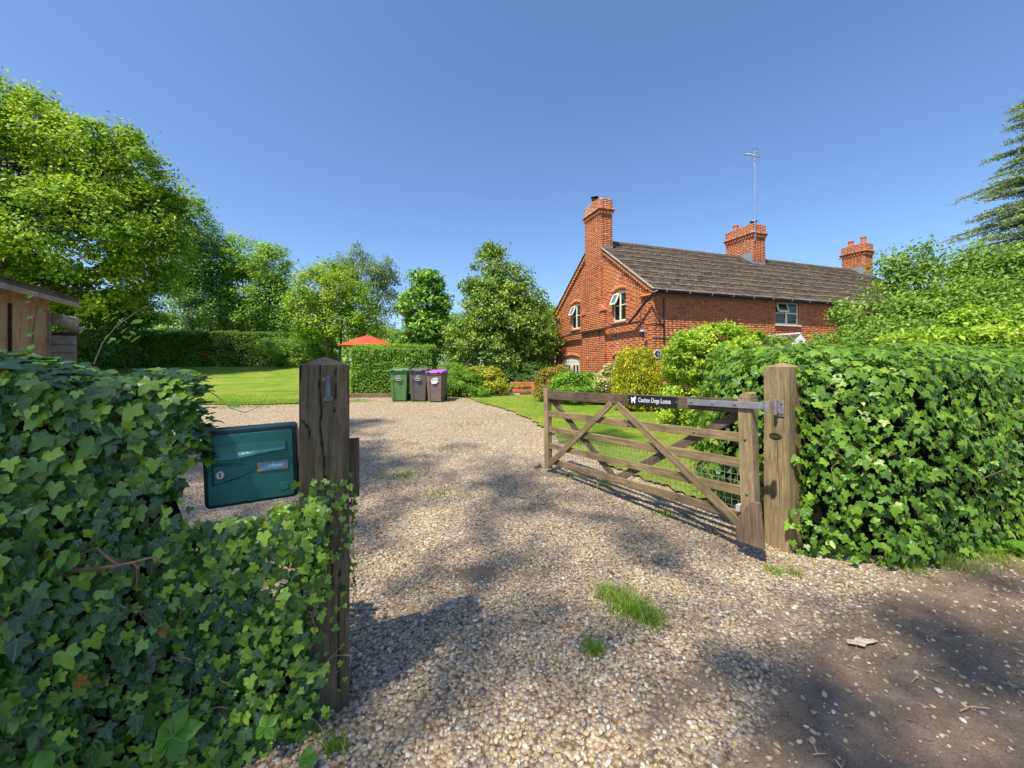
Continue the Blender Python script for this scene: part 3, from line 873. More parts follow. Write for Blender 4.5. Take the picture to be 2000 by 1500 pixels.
for side in (0, 1):
    Mx = Matrix.Translation((0, 0 if side == 0 else W, EZ)) @ Matrix.Rotation(ang if side == 0 else math.pi - ang, 4, 'X')
    zz = (-.0, .03) if side == 0 else (-.03, .0)
    vg.box(-.115, -.02, -ov, sl_len, zz[0], zz[1], Mx)
vg.obj('verge_mortar', M['concrete'], roof)
# gutter
gt = MB(); n_ = 8
for k in range(n_):
    a0, a1 = math.pi + math.pi * k / n_, math.pi + math.pi * (k + 1) / n_
    q = [(x_, -ov - .045 + .06 * math.cos(a), zE + .0 + .06 * math.sin(a)) for x_ in (-.12, LEN + .1) for a in (a0, a1)]
    gt.add(q, [(0, 1, 3, 2)])
gt.add([(-.12, -ov - .045 + .06 * math.cos(math.pi + math.pi * k / n_), zE + .06 * math.sin(math.pi + math.pi * k / n_)) for k in range(n_ + 1)], [tuple(range(n_ + 1))])
go = gt.obj('gutter', M['black_pipe'], roof)
sd = go.modifiers.new('thick', 'SOLIDIFY'); sd.thickness = .006
fb = MB(); fb.box(-.02, LEN, -ov + .02, -ov + .04, zE - .12, zE - .03).box(-.02, LEN, -ov + .04, -.0, zE - .10, zE - .085); fb.obj('fascia', M['black_pipe'], roof)
gb = MB(); gb.box(-.012, .012, -.075, .03, -.075, -.06).box(-.012, .012, -.08, -.07, -.07, .012); gbm = gb.mesh('gutter_bracket', M['steel'])
for k in range(18):
    o = link('gutter_bracket', gbm, roof); o.location = (.35 + k * .95, -ov - .045, zE)

# windows ---------------------------------------------------------------
def gable_window(a, b, z0, z1, arch, open_top=True, name='window'):
    root = empty(name, (0, 0, 0)); root.parent = house
    x0, x1 = .05, .11; fr = MB(); cm = (a + b) / 2; s = .05
    fr.box(x0, x1, a, a + s, z0, z1 - arch).box(x0, x1, b - s, b, z0, z1 - arch).box(x0, x1, a, b, z0, z0 + s + .02)
    Rr = ((b - a) ** 2 / 4 + arch ** 2) / (2 * arch); pts = []
    for k in range(13):
        u = a + (b - a) * k / 12; pts.append((u, z1 - Rr + math.sqrt(max(0, Rr ** 2 - (u - cm) ** 2))))
    n0 = len(pts)
    vs_ = [(x0, u, z) for u, z in pts] + [(x0, u, z1 - arch - s) for u, z in pts] + [(x1, u, z) for u, z in pts] + [(x1, u, z1 - arch - s) for u, z in pts]
    fs_ = []
    for k in range(n0 - 1):
        fs_ += [(k, k + 1, n0 + k + 1, n0 + k), (2 * n0 + k, 3 * n0 + k, 3 * n0 + k + 1, 2 * n0 + k + 1), (k, 2 * n0 + k, 2 * n0 + k + 1, k + 1), (n0 + k, n0 + k + 1, 3 * n0 + k + 1, 3 * n0 + k)]
    fr.add(vs_, fs_)
    fr.box(x0 - .006, x1, cm - .035, cm + .035, z0 + s, z1 - arch - s + .002)
    zm = z0 + (z1 - z0) * .52
    fr.box(x0 + .005, x1, a + s, b - s, zm - .02, zm + .02)
    fr.obj('frame', M['cream_paint'], root, bevel=.004)
    pn = MB(); pn.box(x0 + .03, x0 + .036, a + s, b - s, z0 + s, z1 - arch - s + .03); pn.obj('pane', M['glass'], root)
    sl2 = MB(); sl2.box(-.05, .06, a - .03, b + .03, z0 - .06, z0 - .002); sl2.obj('sill', M['brick'], root)
    if open_top:     # top-hung casement on the far half, pushed outwards
        ca = empty('open_casement', (x0 - .002, 0, z1 - arch - .03)); ca.parent = root; ca.rotation_euler = (0, R(24), 0)
        u0, u1, h = cm + .02, b - .015, (z1 - arch) - zm - .01
        cf = MB(); cf.box(-.045, 0, u0, u0 + .05, -h, 0).box(-.045, 0, u1 - .05, u1, -h, 0).box(-.045, 0, u0, u1, -.05, .0).box(-.045, 0, u0, u1, -h, -h + .06)
        cf.box(-.028, -.022, u0 + .05, u1 - .05, -h + .06, -.05)
        me = cf.mesh('casement', M['cream_paint']); me.materials.append(M['glass_open'])
        for p_ in me.polygons:
            if p_.index >= 24: p_.material_index = 1
        me.transform(ca.matrix_basis); bpy.data.objects.remove(ca)
        link('casement', me, root)
    return root
gable_window(*G_OPS[0], .09); gable_window(*G_OPS[1], .09); gable_window(*G_OPS[2], .09, False)
# French window, two leaves with paired lights
a, b, z0, z1 = G_OPS[3]
root = empty('garden_door', (0, 0, 0)); root.parent = house
f = MB(); f.box(.04, .11, a, a + .06, z0, z1 - .1).box(.04, .11, b - .06, b, z0, z1 - .1)
f.prism([(0, 0), (1, 0)], 0, 1) if False else None
cm = (a + b) / 2; Rr = ((b - a) ** 2 / 4 + .11 ** 2) / .22
up = [(a + (b - a) * k / 12, z1 - Rr + math.sqrt(Rr ** 2 - (a + (b - a) * k / 12 - cm) ** 2)) for k in range(13)]
f.prism([(u, z) for u, z in up] + [(b, z1 - .24), (a, z1 - .24)], -.11, -.04, Matrix(((0, -1, 0, 0), (1, 0, 0, 0), (0, 0, 1, 0), (0, 0, 0, 1))))
f.obj('frame', M['cream_paint'], root)
for l0, l1 in ((a + .06, cm - .005), (cm + .005, b - .06)):
    lf = MB(); mid = (l0 + l1) / 2
    lf.box(.05, .10, l0, l0 + .13, z0, z1 - .24).box(.05, .10, l1 - .13, l1, z0, z1 - .24).box(.05, .10, l0 + .13, l1 - .13, z1 - .40, z1 - .24).box(.05, .10, l0 + .13, l1 - .13, z0, z0 + .5)
    lf.box(.052, .098, mid - .045, mid + .045, z0 + .5, z1 - .40); lf.obj('door_leaf', M['cream_paint'], root)
    for p0, p1 in ((l0 + .13, mid - .045), (mid + .045, l1 - .13)):
        pn = MB(); pn.box(.075, .08, p0, p1, z0 + .5, z1 - .40); pn.obj('pane', M['glass'], root)
def front_window(a, b, z0, z1, op=True):
    root = empty('window', (0, 0, 0)); root.parent = house; cm = (a + b) / 2; s = .06
    fr = MB(); fr.box(a, a + s, .04, .10, z0, z1).box(b - s, b, .04, .10, z0, z1).box(a, b, .04, .10, z0, z0 + s).box(a, b, .04, .10, z1 - .09, z1).box(cm - .045, cm + .045, .036, .10, z0, z1)
    zm = z0 + (z1 - z0) * .5; fr.box(a, b, .045, .10, zm - .022, zm + .022); fr.obj('frame', M['cream_paint'], root, bevel=.004)
    p_ = MB(); p_.box(a + s, b - s, .07, .076, z0 + s, z1 - .09); p_.obj('pane', M['glass'], root)
    s_ = MB(); s_.box(a - .07, b + .07, -.07, .06, z0 - .05, z0 - .002); s_.obj('sill', M['cream_paint'], root)
    if op:
        Mx = Matrix.Translation((0, .035, z1 - .08)) @ Matrix.Rotation(R(-16), 4, 'X')
        h = z1 - .08 - zm; c_ = MB(); u0, u1 = a + .03, cm - .02
        c_.box(u0, u0 + .05, -.045, 0, -h, 0, Mx).box(u1 - .05, u1, -.045, 0, -h, 0, Mx).box(u0, u1, -.045, 0, -.05, 0, Mx).box(u0, u1, -.045, 0, -h, -h + .06, Mx); c_.obj('casement', M['cream_paint'], root)
        g_ = MB(); g_.box(u0 + .05, u1 - .05, -.028, -.022, -h + .06, -.05, Mx); g_.obj('pane', M['glass'], root)
for q in F_OPS: front_window(*q, op=(q[0] > 5 and q[0] < 6))

# rainwater pipe, rail and lamp on the gable ------------------------------
rw = empty('rainwater_pipe', (0, 0, 0)); rw.parent = house
p = MB(); p.box(-.235, -.13, .35, 7.75, 2.80, 2.86, Matrix.Translation((0, 0, .08)) @ Matrix.Rotation(R(-1.2), 4, 'X'))
p.obj('long_rail', M['twig_dark'], rw)
p = MB(); p.tube([(-.05, -.36, 3.82), (-.14, -.28, 3.78), (-.20, .35, 3.33), (-.21, .50, 3.18), (-.20, .95, 2.93)], .042, 8); p.obj('sloping_pipe', M['black_pipe'], rw)
p = MB(); p.tube([(-.05, .28, 3.45), (-.2, .28, 3.40), (-.24, .30, 2.75), (-.05, .34, 2.5)], .016, 6); p.tube([(-.02, .7, 2.83), (-.24, .5, 2.75)], .014, 6); p.obj('bracket', M['black_pipe'], rw)
for s_ in (2.05, 3.0, 4.35, 5.4, 6.9):
    off = -.13 if 2.7 < s_ < 4.5 else 0
    p = MB(); p.tube([(off, s_, 2.42), (off - .0, s_, 2.80)], .011, 5).tube([(off, s_, 2.48), (min(off - .05, -.2), s_, 2.80)], .011, 5); p.obj('bracket', M['black_pipe'], rw)
p = MB(); p.tube([(0, .25, 2.78), (-.01, -.015, 2.80), (.0, -.02, 2.80), (.44, -.02, 2.78), (.46, -.02, 2.7)], .012, 5).tube([(.46, -.03, 3.68), (.46, -.03, .3)], .022, 6); p.obj('down_pipe', M['black_pipe'], rw)
p = MB(); p.tube([(.0, -.015, 2.36), (3.5, -.015, 2.28)], .008, 5); p.obj('cable', M['lead'], rw)
lamp = empty('wall_lamp', (0, 0, 0)); lamp.parent = house
Mx = Matrix.Translation((-.24, .18, 2.52))
p = MB(); p.lathe([(.02, .1), (.07, .08), (.11, .02), (.10, 0), (.09, 0)], 14, Mx); p.obj('lamp_shade', M['lead'], lamp)
p = MB(); p.lathe([(.05, -.16), (.075, -.14), (.075, -.01), (.04, 0)], 12, Mx).tube([(0, .18, 2.66), (-.12, .18, 2.74), (-.24, .18, 2.62)], .012, 6); p.obj('lamp_body', M['black_pipe'], lamp)
# blue number plaque on the front
pq = empty('plaque', (.21, -.012, 1.80)); pq.parent = house
Mx = Matrix.Rotation(R(90), 4, 'X')
p = MB(); p.lathe([(.15, 0), (.15, .018), (.118, .02)], 28, Mx); p.obj('plaque_rim', M['white'], pq)
p = MB(); p.lathe([(.12, .018), (.118, .024)], 28, Mx); p.obj('plaque_disc', M['plaque_blue'], pq)
text_mesh('numeral', '1', .15, M['white'], pq, Matrix.Translation((0, -.026, 0)) @ Mx)

# porch -------------------------------------------------------------------
po = empty('porch', (0, 0, 0)); po.parent = house
pc, pz = 5.25, 2.50
for sgn in (-1, 1):
    p = MB(); p.add([(pc, -1.15, pz), (pc, 0, pz), (pc + sgn * .85, 0, pz - .62), (pc + sgn * .85, -1.15, pz - .62), (pc, -1.15, pz - .07), (pc, 0, pz - .07), (pc + sgn * .85, 0, pz - .69), (pc + sgn * .85, -1.15, pz - .69)],
                    [(0, 1, 2, 3), (4, 7, 6, 5), (0, 3, 7, 4), (3, 2, 6, 7)]); p.obj('porch_roof', M['tile'], po)
    p = MB(); p.prism([(pc, pz - .03), (pc + sgn * .82, pz - .64), (pc + sgn * .82, pz - .82), (pc, pz - .20)], -1.19, -1.155); p.obj('barge_board', M['white'], po)
    p = MB(); p.box(pc + sgn * .72 - .05, pc + sgn * .72 + .05, -1.1, -1.0, -.2, pz - .62); p.obj('porch_post', M['cream_paint'], po)
p = MB(); p.prism([(pc - .7, pz - .7), (pc + .7, pz - .7), (pc, pz - .16)], -1.13, -1.10); p.obj('porch_gable', M['pole_wood'], po)
p = MB(); p.tube([(pc, -1.18, pz + .01), (pc, 0, pz + .01)], .05, 8); p.obj('porch_ridge', M['pale_stone'], po)

# TV aerial: its own thing, strapped to the middle chimney -------------------
ar = empty('tv_aerial', (0, 0, 0), 0, 'thin grey television aerial on a tall mast above the middle chimney', 'aerial')
Hm = Matrix.Translation((HC[0], HC[1], 0)) @ Matrix.Rotation(HA, 4, 'Z')
ab = Hm @ Vector((8.3, 3.08, 7.3)); ar.location = ab
p = MB(); p.tube([(0, 0, 0), (0, 0, 4.25)], .030, 7); p.obj('mast', M['steel'], ar)
p = MB(); p.tube([(-.62, -.12, 4.05), (.25, .05, 4.0)], .024, 5); p.obj('boom', M['steel'], ar)
for k in range(9):
    x_ = -.6 + k * .095
    p = MB(); p.tube([(x_, -.12 + (x_ + .62) * .195 - .16, 4.05 - (x_ + .62) * .06), (x_, -.12 + (x_ + .62) * .195 + .16, 4.05 - (x_ + .62) * .06)], .011, 4).tube([(x_ - .03, -.1, 4.12), (x_ + .02, -.08, 3.95)], .008, 4); p.obj('element', M['steel'], ar)
p = MB(); p.tube([(.1, 0, 3.55), (.14, 0, 4.35), (-.12, 0, 4.35), (.12, .0, 4.1)], .013, 4)
for k in range(6): p.tube([(-.02, -.02, 3.65 + k * .13), (.26, .05, 3.7 + k * .13)], .009, 4)
p.obj('reflector', M['steel'], ar)
p = MB(); p.box(-.04, .04, -.03, .06, .25, .33).box(-.04, .04, -.03, .06, .75, .83); p.obj('bracket', M['steel'], ar)

# pole beside the gable
tp = empty('timber_pole', (2.02, 19.6, 0), 0, 'weathered timber pole at the left end of the brick gable', 'pole')
p = MB(); p.tube([(0, 0, .1), (0, 0, 2.0), (.01, 0, 3.55)], [.10, .095, .085], 10); p.obj('shaft', M['pole_timber'], tp)
p = MB(); p.lathe([(.11, 2.2), (.11, 2.5)], 10); p.obj('dark_band', M['black_pipe'], tp)

# ------------------------------------------------------------------ gate posts
YAW = math.atan2(.44, .9)
def crackline(pts, u, z, wdt):
    c = np.zeros_like(u)
    for (u0, z0), (u1, z1) in zip(pts[:-1], pts[1:]):
        dz, du = z1 - z0, u1 - u0; L2 = du * du + dz * dz
        t_ = np.clip(((u - u0) * du + (z - z0) * dz) / L2, 0, 1)
        dist = np.hypot(u - (u0 + t_ * du), z - (z0 + t_ * dz)) + .004 * (vnoise(u * 90, z * 60) - .5)
        c = np.maximum(c, np.clip(1.35 - dist / wdt, 0, 1))
    return c

def post(name, x, y, w, h, label, mat, cracks, pyr=.035, chip=0):
    root = empty(name, (x, y, g1(x, y) - .02), YAW, label, 'gate post')
    V, Fc, cr = [], [], []; o_ = 0
    for face in range(4):
        nu = 40 if face == 0 else 8; nz = 240 if face == 0 else 40
        u, z = np.meshgrid(np.linspace(-w / 2, w / 2, nu), np.linspace(-.1, h, nz)); u = u.ravel(); z = z.ravel()
        c = np.zeros_like(u)
        if face == 0:
            for pts, wd in cracks: c = np.maximum(c, crackline(pts, u, z, wd))
        edge = np.clip((np.abs(u) - (w / 2 - .012)) / .012, 0, 1)
        dep = -.010 * c - .0045 * edge ** 2 + .0030 * (fbm(u * 40 + face * 9, z * 2.0, 3) - .5) - (.012 if chip else 0) * np.clip(-(u + w / 2 - .022) / .02, 0, 1) * sm(h - .10, h - .02, z) * 1.5
        uu = u - np.sign(u) * .002 * edge ** 2
        loc = np.stack([uu, -w / 2 - dep, z], 1)
        a_ = face * math.pi / 2
        rot = np.array([[math.cos(a_), -math.sin(a_), 0], [math.sin(a_), math.cos(a_), 0], [0, 0, 1]])
        V.append(loc @ rot.T); cr.append(c)
        i, j = np.meshgrid(np.arange(nu - 1), np.arange(nz - 1)); a0 = (j * nu + i).ravel()
        Fc.append(np.stack([a0, a0 + 1, a0 + nu + 1, a0 + nu], 1) + o_); o_ += nu * nz
    me = np_mesh('shaft', np.concatenate(V), np.concatenate(Fc), mat, False, None, {'crack': np.concatenate(cr)})
    link('shaft', me, root)
    cp = MB(); q = w / 2 + .001
    cp.add([(-q, -q, h - .002), (q, -q, h - .002), (q, q, h - .002), (-q, q, h - .002), (0, 0, h + pyr)], [(0, 1, 4), (1, 2, 4), (2, 3, 4), (3, 0, 4), (3, 2, 1, 0)])
    cp.obj('pyramid_cap', mat, root, bevel=.006)
    return root

pw = .192
LPX, LPY = -.815, 1.715
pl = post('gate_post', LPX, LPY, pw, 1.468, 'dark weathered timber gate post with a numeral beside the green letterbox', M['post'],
     [([(-.017, 1.47), (-.020, 1.38), (-.014, 1.28), (-.016, 1.20), (-.003, 1.08), (.0, .98), (.008, .90), (.02, .72), (.03, .55)], .0026),
      ([(.04, 1.45), (.041, 1.36), (.038, 1.27)], .0022), ([(-.08, 1.24), (-.06, 1.21), (-.055, 1.17)], .002), ([(.055, .6), (.05, .4), (.053, .1)], .003)], .036, 1)
nm = MB()
nm.box(-.009, .009, -.007, 0, -.035, .05).box(-.018, .018, -.007, 0, -.052, -.035).add([(-.011, -.007, .05), (-.011, -.007, .025), (-.026, -.007, .038), (-.011, 0, .05), (-.011, 0, .025), (-.026, 0, .038)], [(0, 2, 1), (3, 4, 5), (0, 3, 5, 2), (2, 5, 4, 1)])
plain('zinc', (.17, .165, .18), .5, .4, .2, var=.2); no = nm.obj('numeral', M['zinc'], pl, bevel=.0015); no.location = (.012, -pw / 2 - .001, 1.370)
for z_ in (.042, -.042):
    s_ = MB(); s_.lathe([(.0035, 0), (.003, .003)], 8, Matrix.Rotation(R(90), 4, 'X')); o = s_.obj('screw', M['bolt'], pl); o.location = (.012, -pw / 2 - .008, 1.370 + z_)
sb = MB(); sb.box(.0, .036, -.03, .0, .86, 1.125); sb.box(.0, .036, -.03, .0, .0, .05)
sb = MB(); sb.box(pw / 2 + .001, pw / 2 + .05, pw / 2 - .05, pw / 2 - .015, .86, 1.128); sb.obj('stop_board', M['post'], pl, bevel=.003)

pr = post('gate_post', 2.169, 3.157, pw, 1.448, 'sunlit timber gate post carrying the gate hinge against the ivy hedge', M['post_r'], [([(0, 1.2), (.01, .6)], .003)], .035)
# knot hole and split on the drive side
kn = MB(); kn.lathe([(.02, 0), (.034, .004), (.026, .008), (.012, .003)], 12, Matrix.Translation((-pw / 2 - .002, .0, .905)) @ Matrix.Rotation(R(-90), 4, 'Y') @ Matrix.Diagonal((.7, 1.4, 1, 1)))
kn.obj('knot', M['twig_dark'], pr)
sp_ = MB(); sp_.tube([(-pw / 2 - .001, -.01, .88), (-pw / 2 - .001, -.016, .7), (-pw / 2 - .001, -.03, .5), (-pw / 2 - .001, -.032, .3)], [.003, .0025, .002, .001], 5); sp_.obj('split', M['twig_dark'], pr)
hp = MB(); hp.box(-pw / 2 - .008, -pw / 2, -.065, .01, 1.06, 1.19); hp.obj('hinge_plate', M['rusty_steel'], pr, bevel=.002)
for (y_, z_) in ((-.05, 1.165), (-.05, 1.085), (-.005, 1.165)):
    bt = MB(); bt.lathe([(.009, 0), (.009, .003), (.005, .007)], 10, Matrix.Translation((-pw / 2 - .008, y_, z_)) @ Matrix.Rotation(R(-90), 4, 'Y')); bt.obj('bolt', M['bolt'], pr)
pn_ = MB(); pn_.lathe([(.014, 0), (.014, .12)], 12, Matrix.Translation((-pw / 2 - .04, -.02, 1.075))).box(-pw / 2 - .04, -pw / 2, -.032, -.008, 1.09, 1.11); pn_.obj('hinge_pin', M['rusty_steel'], pr)

# ------------------------------------------------------------------ gate
gA = Vector((1.80, 2.955, 0)); gB = Vector((.475, 5.08, 0))
gdir = (gB - gA).normalized(); GL = (gB - gA).length
gate = empty('timber_gate', (gA.x, gA.y, .0), math.atan2(gdir.y, gdir.x), 'five bar timber field gate standing open across the drive, with a black notice', 'gate')
SAG = R(1.75)
gm = Matrix.Rotation(SAG, 4, 'Y')     # far end dips a little
# local x along the gate; the face turned to the drive is -y... check side: drive lies on local +y
def board(name, x0, z0, x1, z1, wdt, thk, yc, mat, bev=.004):
    """board from (x0,z0) to (x1,z1), its own x axis along the grain"""
    d_ = Vector((x1 - x0, 0, z1 - z0)); L_ = d_.length
    m_ = MB(); n_ = 14
    # slightly uneven edges
    vs_, fs_ = [], []
    for k in range(n_ + 1):
        t_ = L_ * k / n_; e = lambda: random.uniform(-.0016, .0016)
        vs_ += [(t_, -thk / 2 + e(), -wdt / 2 + e()), (t_, thk / 2 + e(), -wdt / 2 + e()), (t_, thk / 2 + e(), wdt / 2 + e()), (t_, -thk / 2 + e(), wdt / 2 + e())]
    for k in range(n_):
        b_ = k * 4
        for j_ in range(4): fs_.append((b_ + j_, b_ + (j_ + 1) % 4, b_ + 4 + (j_ + 1) % 4, b_ + 4 + j_))
    fs_ += [(3, 2, 1, 0), (n_ * 4, n_ * 4 + 1, n_ * 4 + 2, n_ * 4 + 3)]
    m_.add(vs_, fs_)
    o_ = m_.obj(name, mat, gate, bevel=bev)
    o_.matrix_local = gm @ Matrix.Translation((x0, yc, z0)) @ Matrix.Rotation(-math.atan2(d_.z, d_.x), 4, 'Y')
    return o_
DY = 1.0   # sign of the camera side in local y
camloc = gate.matrix_basis.inverted() @ Vector((0, 0, 1))
DY = 1.0 if camloc.y > 0 else -1.0
board('top_rail', .03, 1.135, GL + .02, 1.135, .105, .06, 0, M['gate_dark'])
RZs = [.892, .697, .484, .292]
for z_ in RZs: board('rail', .03, z_, GL - .02, z_, .072, .024, 0, M['gate'])
st_ = MB(); st_.box(-.05, .05, -.045, .045, .16, 1.19).prism([(-.05, 1.19), (.05, 1.19), (.03, 1.225), (-.02, 1.245), (-.05, 1.235)], -.045, .045)
so_ = st_.obj('hanging_stile', M['gate_z'], gate, bevel=.005); so_.matrix_local = gm
st_ = MB(); st_.box(GL - .04, GL + .04, -.035, .035, .19, 1.225); so_ = st_.obj('shutting_stile', M['gate_z'], gate, bevel=.004); so_.matrix_local = gm
mid = GL * .525; yf, yb = DY * .026, -DY * .026
board('brace', mid - .03, 1.085, .02, .20, .07, .022, yf, M['gate'])
board('brace', mid + .05, 1.085, GL - .05, .25, .07, .022, yf, M['gate'])
board('brace', .05, 1.085, mid + .08, .27, .075, .022, yb, M['gate_dark'])
board('brace', GL - .05, 1.085, mid + .03, .27, .07, .022, yb, M['gate_dark'])
# kick board in front of the foot of the hanging stile
kb = MB(); kb.prism([(-.115, .115), (.085, .115), (.09, .20), (.02, .36), (-.03, .44), (-.095, .44)], DY * .046 - .012, DY * .046 + .012)
ko = kb.obj('kick_board', M['kick'], gate, bevel=.003); ko.matrix_local = gm
bolt_me = None
bm_ = MB(); bm_.lathe([(.011, 0), (.010, .004), (.005, .008)], 10, Matrix.Rotation(R(-90 * DY), 4, 'X')); bolt_me = bm_.mesh('bolt', M['bolt'])
def bolt(x, z, y=.038):
    o_ = link('bolt', bolt_me, gate); o_.matrix_local = gm @ Matrix.Translation((x, DY * y, z))
for x_, z_ in ((mid - .17, .892 + .03), (.78, .697), (.47, .484), (.06, .30), (mid + .28, .892), (GL - .6, .697), (GL - .32, .484), (mid - .02, .292), (mid + .3, .484), (mid - .4, .484)): bolt(x_, z_)
bolt(.44, .892, .013); bolt(.0, .892, .047); bolt(.0, .484, .047); bolt(.62, .292, .013)
# hinge strap
hs = MB(); hs.box(-.16, .46, DY * .031, DY * .049, 1.135, 1.185); hs_o = hs.obj('hinge_strap', M['steel'], gate, bevel=.003)
hs_o.matrix_local = gm @ Matrix.Translation((0, DY * .016, -.012)); 
hk = MB(); hk.lathe([(.024, 0), (.024, .07)], 12, Matrix.Translation((-.165, DY * .055, 1.115))); hko = hk.obj('hinge_eye', M['rusty_steel'], gate); hko.matrix_local = gm
for x_ in (.42, .24, .06): bolt(x_, 1.148, .066)
# box catch near the foot
bc_ = MB(); bc_.box(.055, .085, DY * .02 - .03, DY * .02 + .03, .335, .385); bo = bc_.obj('catch', M['pale_stone'], gate, bevel=.002); bo.matrix_local = gm
# wire netting on the far face
wm = MB(); ym = -DY * .016; zt, zb_ = .70, .20
xw = .05
while xw < GL - .03: wm.tube([(xw, ym, zb_), (xw, ym, zt)], .0018, 4, False); xw += .05
zw = zb_
while zw < zt: wm.tube([(.05, ym - .002, zw), (GL - .03, ym - .002, zw)], .0020, 4, False); zw += .05
wo_ = wm.obj('wire_netting', M['wire'], gate); wo_.matrix_local = gm
# notice board
sg = MB(); sg.box(.575, 1.13, DY * .031, DY * .036, 1.089, 1.184); sgo = sg.obj('notice', M['sign_black'], gate, bevel=.001); sgo.matrix_local = gm
flip = Matrix.Rotation(math.pi if DY > 0 else 0, 4, 'Z') @ Matrix.Rotation(R(90), 4, 'X')
tx = text_mesh('lettering', 'Caution Dogs Loose', .062, M['sign_white'], sgo, Matrix.Translation((.820, DY * .0372, 1.138)) @ flip, .0008, .70)
dog = MB(); dp = [(0, 0), (.012, 0), (.014, .018), (.03, .02), (.034, 0), (.046, 0), (.046, .03), (.056, .045), (.056, .062), (.044, .07), (.036, .056), (.012, .048), (.002, .062), (-.006, .05), (0, .03)]
dog.prism([((1.07 + .045 - .03) - a_ * (1 if DY > 0 else -1), 1.105 + b_) for a_, b_ in dp], DY * .036, DY * .0372); dog.obj('dog_mark', M['sign_white'], sgo)
for x_ in (1.122, .583):
    dt = MB(); dt.lathe([(.003, 0), (.003, .0015)], 8, Matrix.Translation((x_, DY * .036, 1.137)) @ Matrix.Rotation(R(-90 * DY), 4, 'X')); dt.obj('dot_mark', M['sign_white'], sgo)

# ------------------------------------------------------------------ letterbox on the left post
mbx = empty('letterbox', px(496, 981, 1.62), 0, 'dark green metal letterbox fixed to the left gate post', 'letterbox')
mbx.rotation_euler = (0, R(-2.0), R(25)); mbx.scale = (.845, 1, .97)
bw, bh, bd = .385, .315, .11
ML = Matrix
def rrect(w, h, r, n=4):
    pts = []
    for cx_, cz_, a0 in ((w / 2 - r, h - r, 0), (-w / 2 + r, h - r, 90), (-w / 2 + r, r, 180), (w / 2 - r, r, 270)):
        for k in range(n + 1):
            a_ = R(a0 + 90 * k / n); pts.append((cx_ + r * math.cos(a_), cz_ + r * math.sin(a_)))
    return pts
p = MB(); p.prism(rrect(bw, bh, .022), -.005, bd); p.obj('body', M['mailbox_dark'], mbx, bevel=.003)
p = MB(); p.prism([(a_ * (bw - .034) / bw, .012 + b_ * (bh - .030) / bh) for a_, b_ in rrect(bw, bh, .012)], -.012, -.004); dr = p.obj('door', M['mailbox_green'], mbx, bevel=.002)
# posting flap with a curved lower lip
vs_, fs_ = [], []; nn = 16; x0_, x1_ = -.145, .145
for k in range(nn + 1):
    u = k / nn; x_ = x0_ + (x1_ - x0_) * u; lo = .200 + .018 * sm(.15, .85, u) - .004 * math.sin(u * math.pi)
    for (y_, z_) in ((-.012, .252), (-.016, .252), (-.017, .222), (-.026, lo + .010), (-.030, lo), (-.012, lo + .001)): vs_.append((x_, y_, float(z_)))
for k in range(nn):
    for j_ in range(5): fs_.append((k * 6 + j_, k * 6 + j_ + 1, k * 6 + 7 + j_, k * 6 + 6 + j_))
fs_ += [tuple(range(6))[::-1], tuple(nn * 6 + j_ for j_ in range(6))]
p = MB(); p.add(vs_, fs_); p.obj('posting_flap', M['mailbox_flap'], mbx)
# raised lock panel
p = MB(); p.add([(-.158, -.012, .092), (-.158, -.012, .182), (-.07, -.012, .182), (.008, -.012, .172), (.008, -.012, .135), (-.04, -.012, .115),
                 (-.148, -.020, .100), (-.148, -.024, .172), (-.075, -.022, .172), (.0, -.014, .165), (.0, -.014, .139), (-.045, -.017, .122)],
                [(0, 1, 7, 6), (1, 2, 8, 7), (2, 3, 9, 8), (3, 4, 10, 9), (4, 5, 11, 10), (5, 0, 6, 11), (6, 7, 8, 9, 10, 11)]); p.obj('lock_panel', M['mailbox_green'], mbx)
p = MB(); p.lathe([(.018, 0), (.018, .006), (.016, .008), (.009, .008), (.009, .005)], 18, Matrix.Translation((-.124, -.019, .138)) @ Matrix.Rotation(R(90), 4, 'X')); lk = p.obj('lock', M['steel'], mbx)
p = MB(); p.box(-.1255, -.1225, -.0285, -.024, .130, .146); p.obj('keyhole', M['rubber'], lk)
p = MB(); p.box(.022, .152, -.0155, -.011, .130, .168); cd_ = p.obj('name_card', M['label_card'], mbx, bevel=.001)
p = MB(); p.prism([(.045, .135), (.120, .135), (.142, .147), (.142, .163), (.045, .163)], -.0165, -.0153); p.obj('blue_label', M['label_blue'], cd_)
text_mesh('lettering', 'Postes', .018, M['white'], cd_, Matrix.Translation((.105, -.0167, .150)) @ Matrix.Rotation(R(90), 4, 'X'), .0002)
p = MB(); p.box(.070, .077, -.0172, -.0164, .140, .158); p.obj('yellow_mark', M['straw'], cd_)
p = MB(); p.lathe([(.024, 0), (.022, .003), (.018, .0015), (.016, .0025)], 20, Matrix.Translation((.128, -.012, .055)) @ Matrix.Rotation(R(90), 4, 'X') @ Matrix.Diagonal((1, .62, 1, 1))); p.obj('oval_emblem', M['mailbox_flap'], mbx)

